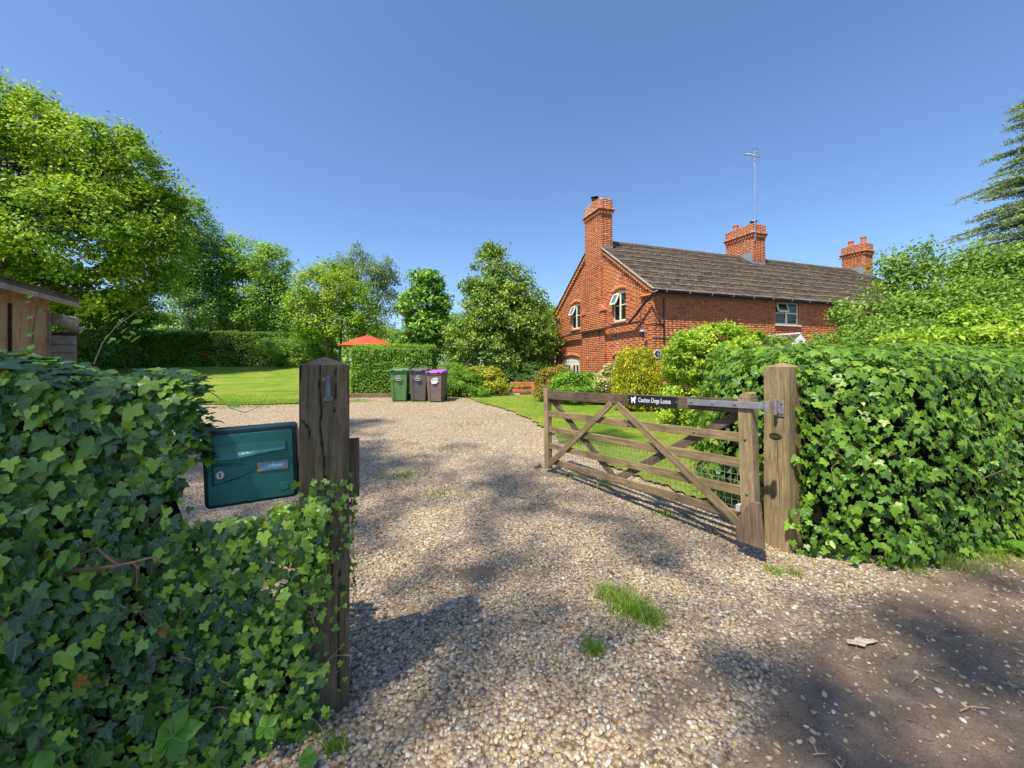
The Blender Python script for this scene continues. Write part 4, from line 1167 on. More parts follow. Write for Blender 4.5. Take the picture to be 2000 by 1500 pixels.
# ------------------------------------------------------------------ wheelie bins
def bin_(x, y, w, h, dep, mb_, ml_, label, rz, emblem):
    root = empty('wheelie_bin', (x, y, g1(x, y)), rz, label, 'bin', 'bins in a row beside the clipped hedge')
    b0, t0 = w * .40, w * .48; d0, d1 = dep * .38, dep * .5; hb = h * .9
    p = MB()
    sec = lambda hw, hd, z, rib: [(-hw, -hd, z), (-hw * .66, -hd, z), (-hw * .60, -hd + rib, z), (hw * .52, -hd + rib, z), (hw * .58, -hd, z), (hw, -hd, z), (hw, hd, z), (-hw, hd, z)]
    L_ = [sec(b0, d0, .02, .025), sec(b0 + (t0 - b0) * .62, d0 + (d1 - d0) * .62, hb * .62, .02), sec(b0 + (t0 - b0) * .78, d0 + (d1 - d0) * .78, hb * .72, 0), sec(t0, d1, hb, 0)]
    vs_ = [q for s_ in L_ for q in s_]; fs_ = []
    for i in range(3):
        for k in range(8): fs_.append((i * 8 + k, i * 8 + (k + 1) % 8, i * 8 + 8 + (k + 1) % 8, i * 8 + 8 + k))
    fs_ += [tuple(range(8))[::-1], tuple(range(24, 32))]
    p.add(vs_, fs_); p.obj('body', mb_, root, bevel=.008)
    r = MB(); r.box(-w * .5, w * .5, -dep * .53, dep * .5, hb - .05, hb + .012); r.obj('rim', mb_, root, bevel=.012)
    l = MB(); l.add([(-w * .52, -dep * .57, hb + .014), (w * .52, -dep * .57, hb + .014), (w * .52, dep * .56, hb + .014), (-w * .52, dep * .56, hb + .014), (-w * .49, -dep * .55, hb + .05), (w * .49, -dep * .55, hb + .05), (w * .46, dep * .52, hb + .12), (-w * .46, dep * .52, hb + .12)],
                    [(3, 2, 1, 0), (4, 5, 6, 7), (0, 1, 5, 4), (1, 2, 6, 5), (2, 3, 7, 6), (3, 0, 4, 7)]); l.obj('lid', ml_, root, bevel=.012)
    for sx in (-1, 1):
        c = MB(); c.box(sx * w * .32 - .05, sx * w * .32 + .05, -dep * .575, -dep * .54, hb + .022, hb + .045); c.obj('lid_grip', M['rubber'], root)
        wh = MB(); wh.lathe([(.1, -.025), (.1, .025)], 16, Matrix.Translation((sx * w * .40, dep * .42, .1)) @ Matrix.Rotation(R(90), 4, 'Y')); wh.obj('wheel', M['rubber'], root, bevel=.01)
    hd = MB(); hd.tube([(-w * .4, dep * .5, hb), (-w * .4, dep * .62, hb + .02), (w * .4, dep * .62, hb + .02), (w * .4, dep * .5, hb)], .018, 6); hd.obj('handle', mb_, root)
    zc = hb * .76; yf_ = -(d0 + (d1 - d0) * .80) - .012
    if emblem == 'knot':
        e = MB(); Mx = Matrix.Translation((.0, yf_ , zc)) @ Matrix.Rotation(R(93), 4, 'X')
        for k in range(3):
            a_ = R(90 + 120 * k); cx_, cy_ = .045 * math.cos(a_), .045 * math.sin(a_)
            e.tube([Mx @ Vector((cx_ + .042 * math.cos(q * math.pi / 6), cy_ + .042 * math.sin(q * math.pi / 6), .004)) for q in range(13)], .011, 5)
        e.lathe([(.03, 0), (.03, .006)], 12, Mx); e.obj('emblem', M['bin_emblem'], root)
    else:
        e = MB(); e.prism([(-.11, -.11), (.04, -.11), (.11, -.05), (.11, .08), (-.04, .08), (-.11, .02)], -.003, .004, Matrix.Translation((.03, yf_, zc)) @ Matrix.Rotation(R(3), 4, 'X')); st_ = e.obj('sticker', M['white'], root)
        e = MB(); e.box(-.085, .11, -.006, .0, .005, .022).box(-.06, .11, -.006, .0, .045, .055).lathe([(.018, 0), (.018, .005)], 10, Matrix.Translation((-.07, -.002, .012)) @ Matrix.Rotation(R(90), 4, 'X'))
        o_ = e.obj('print', M['sign_black'], st_); o_.location = (.03, yf_ - .0, zc)
    return root
bin_(-3.78, 13.35, .58, 1.10, .72, M['bin_green'], M['bin_green'], 'green wheelie bin with green lid, leftmost by the clipped hedge', R(6), 'knot')
bin_(-3.13, 13.35, .58, 1.10, .72, M['bin_black'], M['bin_black'], 'dark grey wheelie bin between the green bin and the purple-lidded bin', R(4), 'knot')
bin_(-2.50, 13.15, .54, 1.04, .66, M['bin_brown'], M['bin_purple'], 'brown wheelie bin with a bright purple lid and white sticker', R(-8), 'sticker')

# ------------------------------------------------------------------ parasol
ux, uy = -6.98, 19.0
um = empty('garden_parasol', (ux, uy, g1(ux, uy)), R(10), 'red garden parasol open behind the clipped hedge', 'parasol')
zb0 = g1(ux, uy); za, zr_ = 2.86 - zb0, 2.36 - zb0
p = MB(); p.tube([(0, 0, .0), (0, 0, za + .02)], .025, 8); p.obj('pole', M['pole_wood'], um)
p = MB(); p.lathe([(.03, za), (.035, za + .03), (.02, za + .07), (.005, za + .085)], 10); p.obj('finial', M['pole_wood'], um)
for k in range(8):
    a0, a1 = R(45 * k), R(45 * k + 45); vs_, fs_ = [], []
    for i in range(6):
        t_ = i / 5; r_ = 1.36 * t_; z_ = za - (za - zr_) * (t_ * .8 + .2 * t_ * t_)
        for j_ in range(5):
            a_ = a0 + (a1 - a0) * j_ / 4; sagk = 1 - .05 * t_ * math.sin(math.pi * j_ / 4)
            vs_.append((r_ * math.cos(a_) * sagk, r_ * math.sin(a_) * sagk, z_ - .03 * t_ * math.sin(math.pi * j_ / 4)))
    for i in range(5):
        for j_ in range(4): fs_.append((i * 5 + j_, i * 5 + 5 + j_, i * 5 + 6 + j_, i * 5 + 1 + j_))
    p = MB(); p.add(vs_, fs_); p.obj('canopy_panel', M['parasol'], um, smooth=True)
    p = MB(); p.tube([(0, 0, za - .05), (1.34 * math.cos(a0), 1.34 * math.sin(a0), zr_ - .015)], .011, 5); p.tube([(0, 0, zr_ - .25), (.7 * math.cos(a0), .7 * math.sin(a0), za - (za - zr_) * .52 - .02)], .008, 4); p.obj('rib', M['pole_wood'], um)
p = MB(); p.lathe([(.25, 0), (.25, .06), (.06, .09), (.05, .3)], 14); p.obj('base', M['concrete'], um)

# ------------------------------------------------------------------ shed
K = Vector((-8.2, 7.0, 0)); uA = math.atan2(-.885, .466)
sh = empty('garden_shed', (K.x, K.y, g1(K.x, K.y)), uA, 'timber garden shed with brown board door and shiplap side behind the ivy hedge', 'shed')
# local x runs along the wall towards the lane, local y = (.885,.466): outwards to the drive
p = MB(); p.box(0, 3.2, -2.4, -.03, 0, 2.52); p.obj('shell', M['shiplap'], sh)
for k in range(12):
    p = MB(); x_ = .07 + k * .262; p.box(x_, x_ + .256, -.03, -.005 + .004 * (k % 2), .05, 2.26); p.obj('board', M['shed'], sh, bevel=.003)
p = MB(); p.box(-.005, .07, -.04, .015, 0, 2.28); p.obj('corner_trim', M['shiplap'], sh, bevel=.004)
p = MB(); p.box(.05, 3.2, -.03, .02, 2.26, 2.53); p.obj('head_board', M['shed'], sh, bevel=.004)
p = MB(); p.box(1.09, 1.12, -.03, .03, 0.05, 2.26); p.obj('door_gap_strip', M['twig_dark'], sh)
p = MB(); p.prism([(-2.7, 3.25), (.30, 2.46), (.30, 2.52), (-2.7, 3.33)], -3.5, .20, Matrix(((0, -1, 0, 0), (1, 0, 0, 0), (0, 0, 1, 0), (0, 0, 0, 1)))); p.obj('roof', M['shedroof'], sh)
for k in range(4):
    p = MB(); q = .26 - k * .14; zq = 2.53 + k * .038; p.box(-.21, 3.5, q - .18, q + .04, zq, zq + .018, Matrix.Identity(4)); p.obj('roof_felt_strip', M['shedroof'], sh)
p = MB(); p.box(-.22, 3.5, .27, .30, 2.38, 2.47); p.obj('fascia', M['shiplap'], sh)
p = MB(); p.box(-.12, -.03, -.06, .31, 0, 1.9); p.obj('lean_to_core', M['twig_dark'], sh)
for k in range(13):
    p = MB(); z_ = .04 + k * .15; yo = .32
    if z_ + .15 > 1.98: break
    p.add([(-.03, -.05, z_), (-.03, yo, z_), (.014, yo, z_ + .005), (.014, -.05, z_ + .005), (-.03, -.05, z_ + .155), (-.03, yo, z_ + .155), (-.018, yo, z_ + .155), (-.018, -.05, z_ + .155), ],
          [(0, 1, 2, 3), (4, 7, 6, 5), (3, 2, 6, 7), (1, 5, 6, 2), (0, 3, 7, 4), (0, 4, 5, 1)]); p.obj('shiplap_board', M['shiplap'], sh)
p = MB(); p.tube([(.0, .06, 2.10), (.0, .40, 1.94)], .06, 8); p.tube([(-.6, .10, 2.16), (.03, .10, 2.16)], .075, 10); p.obj('lean_to_cap', M['shiplap'], sh)

# ------------------------------------------------------------------ small built things
se = MB(); se.box(0, 3.1, -.07, .07, 0, .16); so_ = se.obj('timber_edging', M['sleeper'], None, bevel=.01)
so_.location = (-6.0, 13.95, g1(-5, 13.9) - .02); so_.rotation_euler = (0, 0, R(1)); prop(so_, 'low timber sleeper edging the foot of the clipped hedge', 'edging')
pe = empty('path_edging', (-1.75, 14.35, g1(-1.7, 14.4)), R(14), 'pale stone edging between lawn and shrubs', 'edging')
for k in range(8):
    p = MB(); p.box(k * .27, k * .27 + .255, -.06, .06, 0, .06 + random.uniform(-.01, .01)); o = p.obj('kerb_stone', M['pale_stone'], pe, bevel=.01); o.location = (0, -.0 + .012 * k * k * .3, 0)
# brick steps
bs = empty('garden_steps', (.55, 16.2, g1(.5, 16.2)), R(10), 'small brick steps between the shrubs by the gable', 'steps')
for k in range(3):
    p = MB(); p.box(-.5, .5, k * .28, k * .28 + .28, 0, .14 * (k + 1)); p.obj('step', M['brick'], bs, bevel=.01)
# stone by the gate
def rock(name, loc, s, label, cat):
    V = []; n_ = 0
    m_ = MB(); m_.add([tuple(v) for v in ICO_V], [tuple(f) for f in ICO_F]); o = m_.obj(name, M['stone'], None)
    md = o.modifiers.new('sub', 'SUBSURF'); md.levels = md.render_levels = 1
    for v in o.data.vertices: v.co *= random.uniform(.75, 1.2)
    o.scale = s; o.location = loc; o.rotation_euler = (.2, .1, .7); prop(o, label, cat); return o
rx, ry = .345, 5.3
rock('stone', (rx, ry, g1(rx, ry) + .035), (.085, .06, .055), 'brown stone propped beside the free end of the gate', 'stone')

# ------------------------------------------------------------------ foliage
def unit(a):
    return a / (np.linalg.norm(a, axis=1, keepdims=True) + 1e-9)

def leaf_quads(P, Nrm, size, aspect=.6, axis='rand', fold=.18):
    """folded diamond leaves: 4 verts, 2 triangles each"""
    n = len(P)
    Nn = unit(Nrm)
    if axis == 'up': A = np.tile([0, 0, 1.0], (n, 1)) + rng.normal(0, .28, (n, 3)) + Nn * .25
    elif axis == 'down': A = np.tile([0, 0, -1.0], (n, 1)) + rng.normal(0, .45, (n, 3))
    else: A = rng.normal(0, 1, (n, 3))
    A = unit(A - Nn * np.sum(A * Nn, 1, keepdims=True))
    B = np.cross(Nn, A)
    s = size[:, None]
    v0 = P - A * s * .5; v2 = P + A * s * .5
    off = Nn * s * fold
    v1 = P + B * s * aspect * .5 + off - A * s * .05; v3 = P - B * s * aspect * .5 + off - A * s * .05
    V = np.stack([v0, v1, v2, v3], 1).reshape(-1, 3)
    i = np.arange(n) * 4
    Fc = np.concatenate([np.stack([i, i + 1, i + 2], 1), np.stack([i, i + 2, i + 3], 1)], 1).reshape(-1, 3)
    return V, Fc

def lobe_leaves(lobes, nclump, rc, nleaf, size, shell=.55, flat=.65, up=.6, axis='rand', jitter=.8, aspect=.62, hang=0.0, spread=.55):
    C = np.array([l[0] for l in lobes], float); Rr = np.array([l[1] for l in lobes], float)
    w = Rr[:, 0] * Rr[:, 2] + Rr[:, 1] * Rr[:, 2] + Rr[:, 0] * Rr[:, 1]; w = w / w.sum()
    li = rng.choice(len(lobes), nclump, p=w)
    D = unit(rng.normal(0, 1, (nclump, 3)))
    rad = shell + (1 - shell) * rng.random(nclump) ** .55
    CC = C[li] + D * Rr[li] * rad[:, None]
    rcl = rc * rng.uniform(.6, 1.35, nclump)
    k = np.repeat(np.arange(nclump), nleaf)
    off = rng.normal(0, 1, (len(k), 3)) * spread; off[:, 2] *= flat
    P = CC[k] + off * rcl[k][:, None]
    P[:, 2] -= hang * np.abs(off[:, 0]) * rcl[k]
    out = unit(P - C[li][k])
    Nn = out * .55 + np.array([0, 0, up]) + rng.normal(0, jitter * .6, P.shape)
    S = size * rng.uniform(.65, 1.35, len(P))
    r_ = np.clip(.5 + .27 * rng.standard_normal(nclump)[k] + .24 * rng.standard_normal(len(k)), 0, 1)
    V, Fc = leaf_quads(P, Nn, S, aspect, axis)
    return V, Fc, np.repeat(r_, 2), CC, li

def limb(mb, a, b, r0, r1, bend=.12, n=6, sides=6):
    a, b = Vector(a), Vector(b); d = b - a; L = d.length
    o = Vector((random.uniform(-1, 1), random.uniform(-1, 1), random.uniform(-.2, .8))) * L * bend
    pts, rad = [], []
    for i in range(n + 1):
        t_ = i / n; pts.append(a + d * t_ + o * math.sin(math.pi * t_) + Vector((random.uniform(-1, 1), random.uniform(-1, 1), 0)) * L * .012); rad.append(r0 + (r1 - r0) * t_)
    mb.tube(pts, rad, sides)

def tree(name, label, cat, base, lobes, mat, bark, nclump, rc, nleaf, size, trunk_r=.2, trunks=None, twigs=.35, group=None, crown_name='crown', limb_k=.42, **kw):
    base = Vector(base); bz = np.array(base)
    root = empty(name, base, 0, label, cat, group)
    L = [((Vector(c) - base), r) for c, r in lobes]
    V, Fc, r_, CC, li = lobe_leaves(L, nclump, rc, nleaf, size, **kw)
    link(crown_name, np_mesh(crown_name, V, Fc, mat, False, {'rnd': r_}), root)
    tb = MB(); cmid = sum((c * r[2] for c, r in L), Vector()) / sum(r[2] for c, r in L)
    tops = trunks or [(Vector((0, 0, -.3)), Vector((cmid.x * .7, cmid.y * .7, cmid.z * .85)))]
    forks = []
    for a, b in tops:
        limb(tb, a, b, trunk_r, trunk_r * .45, .04, 8, 8); forks.append((Vector(a), Vector(b)))
    for i, (c, r) in enumerate(L):
        a, b = forks[i % len(forks)]; s_ = a.lerp(b, random.uniform(.45, .95))
        limb(tb, s_, c, trunk_r * limb_k, trunk_r * limb_k * .38, .1, 6, 6)
        idx = np.where(li == i)[0]; random.shuffle(idx_ := list(idx))
        for k in idx_[:int(len(idx_) * twigs)]:
            limb(tb, Vector(c).lerp(s_, random.uniform(0, .5)), Vector(CC[k]), trunk_r * limb_k * .35, trunk_r * .03, .1, 3, 4)
    tb.obj('trunk', bark, root, smooth=True)
    return root

def lob(x, y, d, rx, ry=None, rz=None):
    """lobe from picture place and radius (in photo pixels) at depth d"""
    s = d / F; ry = rx if ry is None else ry
    return (px(x, y, d), (rx * s, (rz if rz else (rx + ry) / 2) * s, ry * s))

def base_at(x, d):
    X = (x - CX) / F * d
    return (X, d, g1(X, d))

# big broadleaf tree on the left
tree('oak_tree', 'huge bright green broadleaf tree towering above the shed on the left', 'tree', base_at(-20, 21),
     [lob(60, 330, 21, 150, 120), lob(-60, 230, 21, 140, 110), lob(200, 340, 21.5, 110, 90), lob(270, 430, 22, 95, 80), lob(130, 450, 20, 150, 90), lob(300, 510, 22.5, 70, 75), lob(-40, 470, 20, 130, 110), lob(180, 560, 22, 130, 60), lob(60, 250, 22, 80, 60), lob(210, 290, 22, 55, 50), lob(320, 385, 22.5, 42, 45), lob(130, 600, 24, 80, 40), lob(250, 600, 25, 70, 40), lob(40, 590, 24, 80, 45)],
     M['l_oak'], M['bark'], 780, .62, 105, .20, .42, shell=.5, up=.55, flat=.68, trunks=[(Vector((0, 0, -.3)), Vector((.8, 0, 9)))])
tree('tall_tree', 'grey green tree just behind the right flank of the huge left tree', 'tree', base_at(375, 36),
     [lob(372, 430, 36, 38, 52), lob(355, 520, 36, 48, 60), lob(400, 470, 36.5, 22, 40), lob(330, 470, 36, 40, 60), lob(385, 600, 36, 45, 40)], M['l_grey'], M['bark_grey'], 260, .75, 60, .21, .24, up=.5)
tree('wood_tree', 'tall rounded tree with pale trunk above the long hedge, left of three', 'tree', base_at(412, 38),
     [lob(425, 520, 38, 45, 55), lob(400, 560, 38, 45, 60), lob(440, 600, 38.5, 40, 40)], M['l_row'], M['bark_grey'], 210, .75, 65, .21, .22, trunks=[(Vector((0, 0, -.3)), Vector((.2, 0, 8))), (Vector((.9, .3, -.3)), Vector((1.2, .3, 8)))], group='trees beyond the hedge')
tree('wood_tree', 'tall rounded tree above the long hedge, middle of three', 'tree', base_at(478, 39),
     [lob(475, 505, 39, 48, 45), lob(490, 560, 39, 55, 55), lob(470, 615, 39, 55, 32)], M['l_row'], M['bark_grey'], 220, .75, 65, .21, .22, group='trees beyond the hedge')
tree('wood_tree', 'tall rounded tree above the long hedge, right of three', 'tree', base_at(530, 38),
     [lob(525, 520, 38, 38, 42), lob(530, 585, 38, 36, 50), lob(550, 630, 38.5, 30, 30)], M['l_row'], M['bark_grey'], 190, .72, 65, .21, .2, group='trees beyond the hedge')
tree('maple_tree', 'small spreading bright yellow green tree above the hedge end', 'tree', base_at(648, 27),
     [lob(640, 570, 27, 72, 52), lob(600, 600, 27, 42, 38), lob(695, 590, 27, 40, 40), lob(660, 630, 27, 75, 32), lob(612, 640, 27, 46, 24), lob(720, 640, 27, 32, 26), lob(640, 535, 27, 45, 28)],
     M['l_maple'], M['bark'], 300, .5, 75, .16, .12, shell=.45, trunks=[(Vector((-.2, 0, -.2)), Vector((-.4, 0, 3.8))), (Vector((.35, .1, -.2)), Vector((.7, 0, 3.8)))], up=.6)
tree('willow_tree', 'loose grey green tree rising behind the bright maple', 'tree', base_at(700, 35),
     [lob(690, 510, 35, 32, 34), lob(730, 540, 35, 40, 40), lob(760, 530, 35, 18, 28), lob(745, 590, 35, 38, 36), lob(660, 540, 35, 40, 35), lob(750, 635, 35, 28, 22)], M['l_willow'], M['bark_grey'], 190, .6, 60, .2, .2, shell=.3, up=.3, axis='down', aspect=.4, hang=.4)
tree('sycamore_tree', 'narrow dark green tree with large leaves behind the clipped hedge', 'tree', base_at(830, 20),
     [lob(833, 560, 20, 30, 34), lob(825, 600, 20, 42, 34), lob(835, 645, 20, 46, 36), lob(820, 680, 20, 40, 26), lob(863, 595, 20, 16, 16)], M['l_syc'], M['bark'], 200, .34, 75, .19, .1, shell=.45, up=.5)
tree('holly_tree', 'broad conical evergreen tree between the bins and the cottage', 'tree', base_at(1015, 19),
     [lob(958, 520, 19, 38, 45), lob(970, 575, 19, 62, 45), lob(985, 635, 19, 85, 58), lob(960, 690, 19, 88, 48), lob(965, 600, 19, 60, 50), lob(1040, 670, 19, 52, 50), lob(1030, 590, 19.3, 35, 42), lob(905, 665, 19, 40, 50), lob(1058, 625, 19.3, 22, 30), lob(962, 486, 19, 14, 18), lob(1012, 540, 19, 22, 24), lob(925, 555, 19, 24, 26)],
     M['l_holly'], M['bark_grey'], 600, .34, 80, .125, .12, shell=.35, up=.45, trunks=[(Vector((-.15, 0, -.2)), Vector((-1.2, 0, 3.6))), (Vector((.12, 0, -.2)), Vector((.1, 0, 3.2)))])
tree('shrub', 'leafy green shrub filling the gap between the evergreen tree and the gable', 'shrub', base_at(1062, 21.5),
     [lob(1060, 660, 21.5, 35, 50), lob(1030, 700, 21.5, 45, 30), lob(1070, 610, 22, 18, 25)], M['l_bush'], M['bark'], 150, .3, 70, .13, .06)
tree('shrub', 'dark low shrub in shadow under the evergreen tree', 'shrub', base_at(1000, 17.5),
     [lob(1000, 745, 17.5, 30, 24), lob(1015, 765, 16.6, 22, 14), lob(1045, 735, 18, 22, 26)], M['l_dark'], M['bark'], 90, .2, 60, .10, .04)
# background fill behind the hedges
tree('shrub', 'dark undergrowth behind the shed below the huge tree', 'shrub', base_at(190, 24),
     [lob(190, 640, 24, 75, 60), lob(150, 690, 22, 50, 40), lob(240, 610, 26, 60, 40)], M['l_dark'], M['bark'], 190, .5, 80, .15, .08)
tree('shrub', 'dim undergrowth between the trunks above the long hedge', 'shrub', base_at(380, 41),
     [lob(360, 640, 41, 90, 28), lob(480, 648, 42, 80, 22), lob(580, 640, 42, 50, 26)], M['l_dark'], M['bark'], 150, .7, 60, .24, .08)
tree('shrub', 'pale green bush in the distance right of the parasol', 'shrub', base_at(790, 33),
     [lob(790, 660, 33, 35, 22), lob(890, 650, 33, 45, 40), lob(770, 685, 33, 30, 20)], M['l_bush'], M['bark'], 110, .5, 60, .18, .06)

# garden shrubs
tree('shrub', 'feathery fresh green bush to the right of the bins', 'shrub', base_at(895, 14.6),
     [lob(880, 735, 14.8, 34, 28), lob(905, 750, 14.5, 38, 26), lob(870, 760, 14.4, 26, 18), lob(930, 765, 14.2, 24, 14)], M['l_bush'], M['bark'], 230, .16, 75, .07, .03, shell=.5, up=.6, aspect=.4)
tree('shrub', 'golden yellow rounded shrub between the green bush and the lawn', 'shrub', base_at(952, 15),
     [lob(950, 740, 15, 34, 22), lob(968, 755, 14.8, 24, 18), lob(930, 728, 15, 18, 14)], M['l_yellow'], M['bark'], 150, .13, 70, .075, .03, shell=.7)
tree('shrub', 'green shrub with rust tinged tips near the far gate end', 'shrub', base_at(1082, 13.2),
     [lob(1072, 742, 13.4, 28, 22), lob(1095, 728, 13.6, 20, 18), lob(1065, 765, 13, 22, 12)], M['l_rust'], M['bark'], 120, .14, 70, .065, .03)
tree('shrub', 'mixed green perennials below the garden door', 'shrub', base_at(1125, 12.6),
     [lob(1110, 750, 12.6, 34, 24), lob(1145, 745, 12.8, 30, 22), lob(1130, 770, 12.2, 44, 16), lob(1175, 768, 12.2, 24, 20)], M['l_bush'], M['bark'], 190, .15, 70, .065, .03)
tree('shrub', 'cream flowering shrub left of the golden conifer', 'shrub', base_at(1184, 12),
     [lob(1180, 735, 12, 15, 11), lob(1192, 722, 12.1, 12, 9), lob(1175, 750, 11.8, 16, 10), lob(1192, 748, 11.9, 14, 10)], M['l_cream'], M['bark'], 60, .10, 60, .06, .025, shell=.75)
V0 = [lob(1243, 738, 10.8, 41, 42, 38), lob(1232, 712, 10.8, 26, 24), lob(1254, 706, 10.8, 20, 17), lob(1245, 770, 10.7, 44, 26), lob(1276, 752, 10.9, 12, 22)]
tree('golden_conifer', 'golden yellow dome shaped conifer in front of the brick gable', 'conifer', base_at(1245, 10.8), V0, M['l_conifer'], M['bark'], 420, .12, 75, .075, .05, shell=.82, axis='up', aspect=.3, flat=1.6, up=.1)
tree('privet_bush', 'large pale green rounded bush behind the gate', 'shrub', base_at(1390, 8.2),
     [lob(1375, 700, 8.0, 76, 62), lob(1400, 722, 8.2, 92, 84), lob(1352, 765, 8.1, 56, 62), lob(1440, 695, 8.3, 60, 56), lob(1400, 668, 8.3, 52, 34), lob(1330, 800, 8.0, 42, 38), lob(1400, 800, 8.0, 70, 36), lob(1470, 750, 8.2, 50, 70), lob(1316, 778, 8.2, 22, 28)],
     M['l_privet'], M['bark'], 600, .13, 75, .060, .06, shell=.84, up=.5, spread=.5)

# tall hedge plants behind the right ivy
tree('hawthorn_bush', 'tall loose sunlit thorn bush above the right ivy hedge', 'shrub', base_at(1800, 7.2),
     [lob(1800, 620, 7.2, 95, 48), lob(1900, 610, 7.0, 90, 60), lob(1760, 550, 7.6, 26, 36), lob(1740, 660, 6.8, 60, 38), lob(1850, 665, 6.5, 110, 35), lob(1975, 545, 7.3, 50, 50), lob(1690, 672, 6.9, 36, 26), lob(1805, 515, 7.5, 13, 34), lob(1765, 505, 7.6, 12, 26), lob(1705, 575, 7.6, 24, 16), lob(1735, 525, 7.6, 14, 20),
      lob(1880, 525, 7.5, 30, 22), lob(1855, 555, 7.4, 26, 26), lob(1960, 660, 6.2, 80, 45), lob(1905, 500, 7.5, 20, 18), lob(1830, 570, 7.4, 22, 22), lob(1990, 500, 7.3, 30, 26), lob(1660, 610, 7.4, 20, 14), lob(1680, 640, 7.2, 22, 14), lob(1812, 480, 7.5, 6, 16)],
     M['l_haw'], M['bark'], 560, .20, 62, .066, .07, shell=.2, up=.4, twigs=.6, spread=.72)
tree('elder_bush', 'pale lime leafy bush in front of the tall thorn bush on the right', 'shrub', base_at(1900, 6.0),
     [lob(1840, 668, 6.0, 40, 20), lob(1930, 660, 5.9, 36, 26), lob(1985, 640, 6.0, 30, 30), lob(1770, 672, 6.1, 26, 16), lob(1900, 622, 6.2, 22, 18)], M['l_privet'], M['bark'], 150, .13, 55, .075, .05, shell=.3, up=.4, spread=.7)
tree('climbing_shrub', 'thin dark twiggy shrub standing against the cottage front', 'shrub', base_at(1650, 8.6),
     [lob(1660, 640, 8.6, 26, 34), lob(1600, 665, 8.4, 26, 20), lob(1640, 610, 8.7, 16, 26), lob(1520, 668, 8.0, 30, 14)], M['l_holly'], M['bark'], 80, .12, 40, .06, .03, shell=.2, twigs=.8)
tree('dark_tree', 'dark distant tree behind the thorn bush on the right', 'tree', base_at(1860, 22),
     [lob(1900, 600, 22, 110, 55), lob(1800, 640, 22, 80, 40), lob(1990, 570, 22, 80, 70)], M['l_row'], M['bark'], 180, .5, 70, .16, .15)

# cedar at the right edge
def cedar():
    base = Vector(base_at(2095, 15)); base.z = .2
    root = empty('cedar_tree', base, 0, 'blue green cedar with level drooping branches at the right edge', 'tree')
    tb = MB(); tb.tube([(0, 0, -.3), (0, 0, 5), (.1, 0, 9), (.05, 0, 13)], [.34, .28, .17, .04], 10)
    PP, NN = [], []
    z = 3.0
    while z < 12.6:
        for k in range(7):
            az = R(k * 51 + random.uniform(-25, 25) + z * 40)
            if k == 0: az = R(180 + random.uniform(-28, 28))
            if k in (1, 2): az = R(205 + random.uniform(-30, 30))
            L = (3.6 - max(0, z - 6.5) * .34) * random.uniform(.75, 1.05)
            pts = []
            for i in range(9):
                t_ = i / 8; pts.append(Vector((math.cos(az) * L * t_, math.sin(az) * L * t_, z + .5 * t_ - .75 * t_ * t_)))
            tb.tube(pts, [.045 * (1 - t_ / 9) + .006 for t_ in range(9)], 5)
            side = Vector((-math.sin(az), math.cos(az), 0))
            for i in range(2, 9):
                for sgn in (-1, 1):
                    for q in range(2 if math.cos(az) < .2 else 1):
                        ll = random.uniform(.4, 1.0) * (1.1 - i / 12); a0 = pts[i].lerp(pts[i - 1], random.random())
                        dirn = (side * sgn * random.uniform(.5, 1) + Vector((math.cos(az), math.sin(az), 0)) * random.uniform(.3, .9)).normalized()
                        e = a0 + dirn * ll + Vector((0, 0, -.22 * ll))
                        tb.tube([a0, e], [.010, .004], 3, False) if math.cos(az) < .2 else None
                        n_ = int((52 if math.cos(az) < .2 else 8) * ll)
                        tt = rng.random(n_)[:, None]
                        p_ = np.array(a0)[None] * (1 - tt) + np.array(e)[None] * tt + rng.normal(0, .075, (n_, 3)) * [1, 1, .6]
                        PP.append(p_)
        z += random.uniform(.32, .55)
    P = np.concatenate(PP); n_ = len(P)
    V, Fc = leaf_quads(P, np.tile([0, 0, .9], (n_, 1)) + rng.normal(0, .5, (n_, 3)), rng.uniform(.05, .125, n_), .38)
    link('crown', np_mesh('crown', V, Fc, M['l_cedar'], False, {'rnd': np.repeat(rng.random(n_), 2)}), root)
    tb.obj('trunk', M['bark'], root, smooth=True)
cedar()

